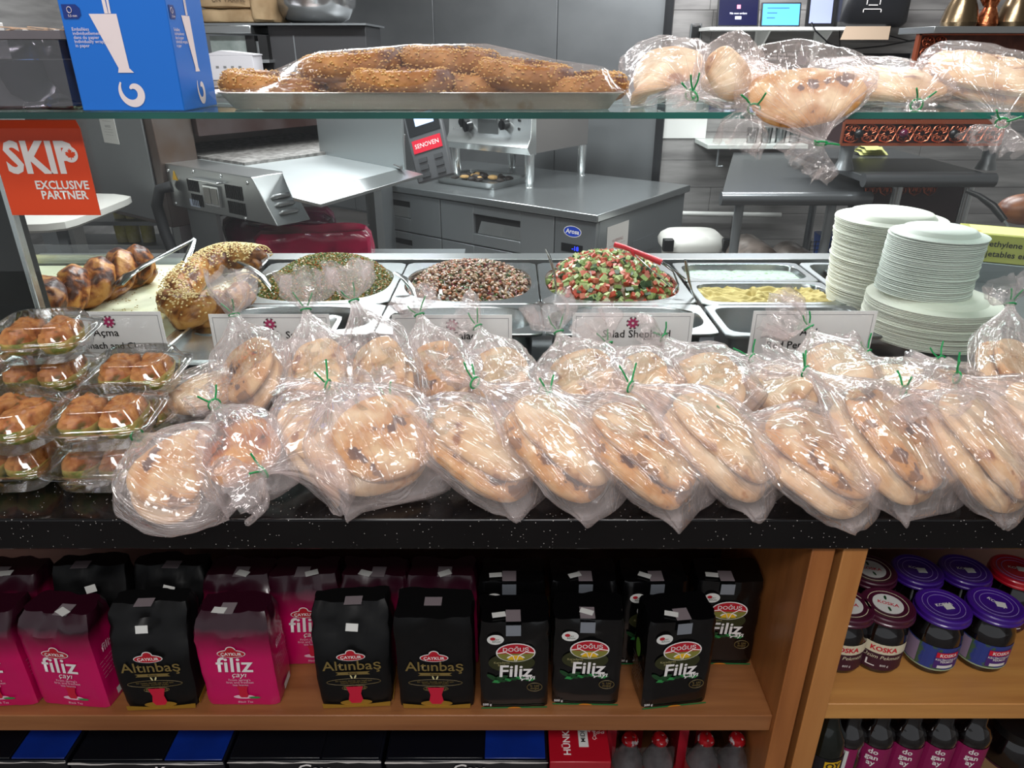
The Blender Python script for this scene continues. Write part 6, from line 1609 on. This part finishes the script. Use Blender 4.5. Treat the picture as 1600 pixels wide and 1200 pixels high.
def tablet(u0, u1, v0, v1, mat, lab, extra, lean=.22, border=.010):
    y = 5.33; a_, b_ = py(u0, v1, y), py(u1, v1, y); zb_ = sz + .002; h = py(u0, v0, y).z - zb_; w = b_.x - a_.x
    t = thing('tablet', lab, 'tablet', ((a_.x + b_.x) / 2, y, zb_)); t.rotation_euler = (-lean, 0, 0)
    obj('casing', MB().bb(-w / 2, w / 2, 0, .012, .0, h), BLK, t, bevel=.003)
    obj('screen', MB().bb(-w / 2 + border, w / 2 - border, -.002, 0, border, h - border), mat, t)
    for nm, me, loc in extra(w, h): put(nm, me, t, loc)
    obj('stand', MB().bb(-w / 4, w / 4, .012, .10, .003, .02), BLK if mat is not SC2 else WHT, t)
    return t
LEDW = M('screen_white', '#d8dcf0', .3, emit=1.0); LEDP = M('screen_pink', '#d8708a', .3, emit=1.0)
tablet(1120, 1185, -40, 40, SC1, 'left tablet on the white shelf with dark blue screen', lambda w, h: [('lettering', text_mesh('No new orders', .018, LEDW), (0, -.003, h * .27)), ('button', MB().bb(-.02, .02, -.001, 0, -.009, .009).mesh('b', LEDW), (0, -.0035, h * .18)), ('printed_badge', MB().bb(-.012, .012, -.001, 0, -.012, .012).mesh('b', LEDP), (0, -.0035, h * .4))])
tablet(1188, 1250, 2, 40, SC2, 'middle tablet with light blue screen on a white stand', lambda w, h: [('printed_line', MB().bb(-w * .35, w * .2, -.001, 0, 0, .004).bb(-w * .35, -w * .1, -.001, 0, -.03, -.026).bb(-w * .35, -w * .15, -.001, 0, -.06, -.056).mesh('l', M('screen_navy', '#2a4a8a', .3, emit=.4)), (0, -.003, h * .75))])
tablet(1258, 1303, -25, 40, SC3, 'right tablet with grey screen and cable, beside the printer', lambda w, h: [], .15, .022)
pr = thing('receipt_printer', 'black printer with white icon hanging by the shelf, paper sticking out below', 'printer', py(1350, 20, 5.3))
py0, py1 = py(1307, 42, 5.25), py(1425, 42, 5.25)
kid('printer_body', MB().sq_rings([(.205, .14, 0, 8), (.23, .16, .03, 8), (.23, .16, .25, 8), (.2, .14, .28, 8)], 48, c=((py0.x + py1.x) / 2, 5.42, py0.z)), M('printer_black', '#1c1d20', .3), pr)
kid('paper', MB().prism([(py(1322, 41, 5.25).x, 5.25, py(0, 41, 5.25).z), (py(1392, 41, 5.25).x, 5.25, py(0, 41, 5.25).z), (py(1388, 62, 5.2).x, 5.2, py(0, 62, 5.2).z), (py(1313, 62, 5.2).x, 5.2, py(0, 62, 5.2).z)], (0, .004, 0)), M('kraft_paper', '#8f7d6a', .7), pr)
pc = Vector(((py0.x + py1.x) / 2 - .03, 5.2575, py0.z + .13)) - pr.location
put('printed_icon', MB().bb(-.045, .045, -.001, 0, .035, .04).bb(-.045, -.04, -.001, 0, .0, .04).bb(.04, .045, -.001, 0, 0, .04).bb(-.03, .03, -.001, 0, -.005, 0).bb(-.06, .06, -.001, 0, -.028, -.024).bb(-.06, -.055, -.001, 0, -.045, -.024).bb(.055, .06, -.001, 0, -.045, -.024).mesh('i', INK), pr, pc)
kid('hanger', MB().bb((py0.x + py1.x) / 2 - .15, (py0.x + py1.x) / 2 + .15, 5.40, 5.587, py0.z - .012, py0.z + .0), BLK, pr)
cab = obj('cable', MB().tube([py(1268, 35, 5.24), py(1274, 48, 5.24), py(1295, 68, 5.26), py(1325, 77, 5.3), py(1380, 72, 5.4), py(1432, 62, 5.5)], .005, 6).tube([py(1312, 42, 5.4), py(1312, 62, 5.4), py(1313, 92, 5.4), py(1313, 130, 5.4)], .004, 6).tube([py(1390, 56, 5.4), py(1420, 64, 5.4), py(1434, 62, 5.4)], .004, 6), BLK, label='black cables looping below the tablets and printer', cat='cable')
hs = thing('hand_wash_sign', 'small black sign on the grey wall between the shelf brackets', 'sign', py(1226, 92, 5.58)); a_, b_ = py(1190, 79, 5.57), py(1262, 112, 5.57)
kid('sign_plate', MB().bb(a_.x, b_.x, 5.575, 5.586, b_.z, a_.z), BLK, hs, bevel=.004)
put('lettering', text_mesh('Employees Must Wash\nHands Before', .028, INK, .01), hs, (-.055, -.014, .018))
put('printed_panel', MB().bb(.085, .155, -.001, 0, -.04, .045).mesh('p', SEAL), hs, (0, -.0065, 0))
pp = thing('wall_paper_sheet', 'white sheet of paper on the grey wall under the shelf edge', 'paper', py(1070, 195, 5.58)); a_, b_ = py(1036, 150, 5.58), py(1102, 216, 5.58)
kid('sheet', MB().bb(a_.x, b_.x, 5.578, 5.582, b_.z, a_.z), M('sheet_white', '#cfd0cc', .6), pp)
kn = thing('wall_bottle_opener', 'black narrow holder hanging on the grey wall right of the steel panels', 'holder', py(1086, 62, 5.58)); a_, b_ = py(1081, 40, 5.57), py(1092, 78, 5.57)
kid('holder_body', MB().bb(a_.x, b_.x, 5.568, 5.587, b_.z, a_.z), BLK, kn, bevel=.006); kid('rim', MB().tube([(a_.x + .0, 5.575, b_.z), (a_.x, 5.575, a_.z + .01), (b_.x, 5.575, a_.z + .01), (b_.x, 5.575, b_.z)], .006, 6), STD, kn)
# white wall ledge with cups behind the hanging tufts
le = thing('wall_ledge', 'white ledge on the wall with small glasses, behind the left hanging tuft', 'ledge', py(1170, 226, 5.3)); a_, b_ = py(1106, 226, 5.2), py(1262, 235, 5.2)
kid('board', MB().bb(a_.x, b_.x, 5.2, 5.585, a_.z - .03, a_.z + .0), M('ledge_white', '#b4b9b4', .4), le, bevel=.003)
kid('hook', MB().tube([(a_.x + .09, 5.24, a_.z - .03), (a_.x + .09, 5.24, a_.z - .15), (a_.x + .13, 5.24, a_.z - .15)], .008, 6), STD, le)
for i in range(4):
    obj('glass_cup', MB().lathe([(0, 0), (.035, 0), (.04, .10), (.037, .10), (.033, .006), (0, .006)], 18), clear_mat('cup_glass', (.8, .82, .82), .15, .9, .05), None, (a_.x + .33 + i * .1, 5.3, a_.z + .001), label='small clear glass on the white wall ledge, %s of four' % ('leftmost', 'second', 'third', 'rightmost')[i], cat='glass', group='glasses on the wall ledge')
# ---- work table, bins
T1 = thing('work_table', 'dark steel work table with rounded front edge left of the coffee machine', 'table', (1.5, 4.2, 0))
a_, b_ = pz(1128, 303, .9), pz(1345, 303, .9)
q_ = [pz(u, v, .90) for u, v in ((1128, 303), (1352, 303), (1335, 238), (1146, 238))]
kid('tabletop', MB().prism(q_, (0, 0, -.035)), M('table_dark', '#6a6c6e', .3, metal=.75, bump=.02), T1, bevel=.004)
kid('rolled_edge', MB().tube([(a_.x - .005, a_.y - .005, .878), (b_.x + .05, a_.y - .005, .878)], .034, 14), M('table_dark', '#4e5052', .25, metal=.85), T1)
for x, y in ((a_.x + .12, a_.y + .08), (b_.x - .1, a_.y + .08), (a_.x + .5, 4.9), (b_.x + .3, 4.9)): kid('leg', MB().tube([(x, y, 0), (x, y, .86)], .024, 12), STD, T1)
kid('lower_shelf', MB().bb(1.2, b_.x, a_.y + .02, 4.95, .30, .32), STD, T1)
PIT = M('wrapped_pita', '#8f827a', .3, coat=.5, col2='#6a5f58', nscale=10, bump=.6, bscale=22)
for i, (u, r) in enumerate(((1182, .12), (1252, .10))):
    x = px_x(u, 3.95, .45); mb = MB()
    mb.tube([(0, y_, 0) for y_ in (-.16, -.13, .0, .2, .28)], [r * .8, r, r * 1.04, r, r * .6], 26, up=(0, 0, 1))
    o = obj('wrapped_flatbread_roll', mb, PIT, None, (x, 4.0, .322 + r * 1.05), label=['grey plastic-wrapped roll of flatbreads under the work table', 'second smaller wrapped roll of brown bread under the work table'][i], cat='bread', autos=False)
    obj('brown_end', MB().blob((0, -.15, 0), (r * .75, .03, r * .7), 16, 8), M('brown_crust2', '#6e452c', .5), o)
tr_ = thing('mesh_tray', 'small black wire basket on the lower shelf', 'basket', (px_x(1290, 4.3, .5), 4.3, .3205))
mb = MB()
for i in range(9): mb.bb(-.12 + i * .03 - .002, -.12 + i * .03 + .002, -.08, -.076, 0, .2); mb.bb(-.12, .12, -.08, -.076, i * .024, i * .024 + .003)
obj('wire_side', mb, BLK, tr_)
obj('blue_tub', MB().sq_rings([(.06, .06, 0, 6), (.075, .075, .15, 6)], 32), M('blue_plastic', '#1d4ea0', .4), None, (px_x(1303, 4.6, .6), 4.62, .3205), label='blue plastic tub behind the wire basket', cat='tub')
wb_ = thing('white_bin', 'white plastic bin with lid beside the refrigerator base', 'bin', (px_x(1080, 4.35, .45), 4.35, 0))
WP = M('bin_white', '#a9a8a0', .5)
obj('bin_body', MB().sq_rings([(.13, .12, 0, 5), (.17, .15, .46, 5)], 48), WP, wb_); obj('bin_lid', MB().sq_rings([(.19, .17, .46, 5), (.195, .175, .49, 5), (.18, .16, .52, 5), (.15, .13, .545, 4)], 48), M('bin_lid_white', '#bdbcb6', .45), wb_)
obj('rim_clip', MB().bb(-.21, -.15, -.19, -.14, .47, .54).bb(.14, .2, -.19, -.14, .47, .54), BLK, wb_, bevel=.004)
obj('floor_pipe', MB().tube([py(1030, 333, 5.45), py(1220, 336, 5.45)], .018, 12), WHT, label='white pipe along the wall behind the bin', cat='pipe')
# ---- copper coffee machine on its table
T2 = thing('coffee_table', 'dark steel table with rounded edge under the copper coffee machine', 'table', (2.0, 3.9, 0))
a_, b_ = pz(1350, 274, 1.0), pz(1578, 280, 1.0)
kid('tabletop', MB().bb(a_.x, b_.x, a_.y, 4.6, .965, 1.0), M('table_dark', '#4e5052', .25, metal=.85), T2, bevel=.004); kid('rolled_edge', MB().tube([(a_.x, a_.y, .978), (b_.x, a_.y, .978)], .034, 14), M('table_dark', '#4e5052', .25, metal=.85), T2)
for x, y in ((1.92, a_.y + .08), (b_.x - .06, a_.y + .08), (b_.x - .06, 4.5), (2.15, 4.5)): kid('leg', MB().tube([(x, y, 0), (x, y, .96)], .024, 12), ST, T2)
COP = M('copper', '#a8583c', .32, metal=.7, bump=.1, bscale=30); COPD = M('copper_dark', '#4a2a22', .4, metal=.5, col2='#63382c', nscale=12, bump=.5, bscale=30)
def lattice(x0, x1, z0, z1, y, step, r):
    mb = MB(); nx = max(1, round((x1 - x0) / step)); nz = max(1, round((z1 - z0) / step)); sx, sz_ = (x1 - x0) / nx, (z1 - z0) / nz
    for i in range(nx):
        for j in range(nz):
            cx_0, cz_0 = x0 + (i + .5) * sx, z0 + (j + .5) * sz_
            for k in range(8):
                a = k * pi / 4
                p = [(cx_0 + q * cos(a + d) * sx * .5, y, cz_0 + q * sin(a + d) * sz_ * .5) for q, d in ((.3, 0), (.68, .3), (1.0, 0), (.68, -.3), (.3, 0))]
                mb.tube(p, r, 4, caps=False)
            mb.tube([(cx_0 + cos(a) * sx * .5, y, cz_0 + sin(a) * sz_ * .5) for a in [2 * pi * q / 8 for q in range(9)]], r, 4, caps=False)
    return mb
CM = thing('coffee_machine', 'copper coffee sand machine with star-pattern front on the dark table', 'coffee machine', (2.1, 3.7, 1.0))
fx0, fx1 = py(1318, 212, 3.62).x, py(1566, 212, 3.62).x; fz0, fz1 = py(1440, 226, 3.62).z, py(1440, 191, 3.62).z
kid('machine_body', MB().bb(fx0 + .005, fx1 - .005, 3.64, 4.2, fz0, fz1), M('dark_red_body', '#2c1216', .5), CM, bevel=.003)
kid('pattern_front', lattice(fx0, fx1, fz0 + .008, fz1 - .008, 3.628, .085, .0034), COP, CM)
kid('front_frame', MB().bb(fx0, fx1, 3.62, 3.64, fz1 - .008, fz1 + .012).bb(fx0, fx1, 3.62, 3.64, fz0 - .006, fz0 + .006).bb(fx0 - .006, fx0, 3.62, 3.64, fz0, fz1).bb(fx1, fx1 + .006, 3.62, 3.64, fz0, fz1), COP, CM)
kid('top_plate', MB().bb(fx0 - .01, fx1 + .01, 3.62, 4.2, fz1 + .012, fz1 + .03), M('maroon_top', '#3a0f1c', .2, coat=.5), CM, bevel=.002)
for u in (1342, 1412, 1490): p = py(u, 209, 3.6); kid('knob', MB().blob(p, (.022, .02, .022), 14, 8), BLK if u != 1412 else MGD, CM)
for u in (1326, 1552):
    x = py(u, 220, 3.75).x; kid('foot', MB().lathe([(0, 1.0015), (.05, 1.0015), (.04, 1.03), (.032, 1.05), (.036, fz0)], 18, c=(x, 3.75, 0)), STD, CM)
BPn = thing('copper_back_stand', 'upright hammered copper panel with corner scrolls holding a shelf of coffee pots', 'stand', (2.2, 3.95, fz1 + .03))
bx_0, bx_1 = py(1436, 70, 3.95).x, py(1690, 70, 3.95).x; bz1 = py(1500, 53, 3.95).z
kid('hammered_panel', MB().bb(bx_0, bx_1, 3.95, 3.97, fz1 + .031, bz1), COPD, BPn)
mb = lattice(bx_0 + .01, bx_0 + .13, bz1 - .11, bz1 - .01, 3.943, .06, .0026); mb2 = lattice(bx_0 + .01, bx_0 + .07, bz1 - .25, bz1 - .11, 3.943, .06, .0026); mb3 = lattice(bx_1 - .27, bx_1 - .12, bz1 - .12, bz1 - .01, 3.943, .06, .0026)
for q in (mb2, mb3): mb.add(q.v, q.f)
kid('corner_scrolls', mb, COP, BPn, kind='stuff')
kid('panel_frame', MB().bb(bx_0 - .012, bx_0, 3.94, 3.975, fz1 + .031, bz1).bb(bx_0 - .012, bx_1, 3.94, 3.975, bz1 - .006, bz1), COP, BPn)
kid('top_shelf', MB().bb(bx_0 - .02, bx_1, 3.80, 4.15, bz1, bz1 + .03), ST, BPn, bevel=.002)
BRZ = M('bronze', '#6b5a44', .25, metal=.85, bump=.2, bscale=40); CPR = M('copper_pot', '#b06a44', .25, metal=.85, col2='#7a3a20', nscale=50, bump=.5, bscale=60)
for i, (u, s, mt, lab) in enumerate(((1492, 1.0, BRZ, 'aged brass coffee pot left on the copper stand'), (1535, .62, CPR, 'small engraved copper pot between two brass ones'), (1578, 1.05, BRZ, 'aged brass coffee pot at the right on the copper stand'))):
    p = py(u, 45, 3.95); t = thing('coffee_pot', lab, 'coffee pot', (p.x, 3.93, bz1 + .0305), 0, 'coffee pots on the copper stand')
    obj('pot_body', MB().lathe([(0, 0), (.075 * s, 0), (.085 * s, .02 * s), (.07 * s, .08 * s), (.045 * s, .14 * s), (.06 * s, .19 * s), (.055 * s, .19 * s), (0, .185 * s)], 30), mt, t)
    obj('handle', MB().tube([(-.05 * s, 0, .15 * s), (-.09 * s, 0, .2 * s), (-.15 * s, 0, .26 * s)], .006, 8), mt, t)
kid('lower_lattice', lattice(py(1352, 290, 3.9).x, py(1466, 290, 3.9).x, py(1400, 305, 3.9).z, .955, 3.9, .075, .0045), COP, T2)
kid('lower_panel', MB().bb(py(1352, 290, 3.9).x, py(1520, 290, 3.9).x, 3.92, 3.94, .6, .96), M('dark_red_body', '#2c1216', .5), T2)
yc = obj('yellow_cloth', MB(), M('cloth_yellow', '#c4c47e', .9, bump=.3, bscale=30)) if 0 else None
mb = MB(); c = pz(1352, 240, 1.0)
for k in range(3):
    n = 12; o_ = len(mb.v)
    for i in range(n + 1):
        for j in range(5):
            x = (i / n - .5) * (.16 - k * .03); y = (j / 4 - .5) * .12
            mb.v.append((x, y, .003 + k * .014 + .008 * abs(noise.noise(Vector((x * 20, y * 18, k)))) + (0.012 if 0 < j < 4 else 0)))
    for i in range(n):
        for j in range(4): mb.f.append((o_ + i * 5 + j, o_ + i * 5 + j + 5, o_ + i * 5 + j + 6, o_ + i * 5 + j + 1)); mb.m.append(0)
obj('folded_cloth', mb, M('cloth_yellow', '#c4c47e', .9, bump=.3, bscale=30), None, (c.x, c.y - .05 if c.y > 3.72 else c.y, 1.001), label='folded pale yellow cloth on the table beside the coffee machine', cat='cloth')
obj('white_cup', MB().lathe([(0, 0), (.04, 0), (.045, .05), (0, .05)], 20), WHT, None, (py(1394, 183, 3.7).x, 3.72, fz1 + .031), label='white lid on top of the coffee machine', cat='cup')
obj('dark_case', MB().bb(0, .28, 0, .1, 0, .05), BLK, None, (py(1345, 100, 4.6).x, 4.6, py(1345, 98, 4.6).z), label='flat black case in front of the grey wall above the bread bags', cat='case')
obj('case_post', MB().bb(.12, .16, .03, .07, -1.5, -.001), BLK, bpy.data.objects['dark_case'])
obj('paper_cup', MB().lathe([(0, 0), (.04, 0), (.055, .1), (0, .1)], 20), M('cup_beige', '#a59a78', .7), bpy.data.objects['dark_case'], (.33, .05, .0)) if 0 else None
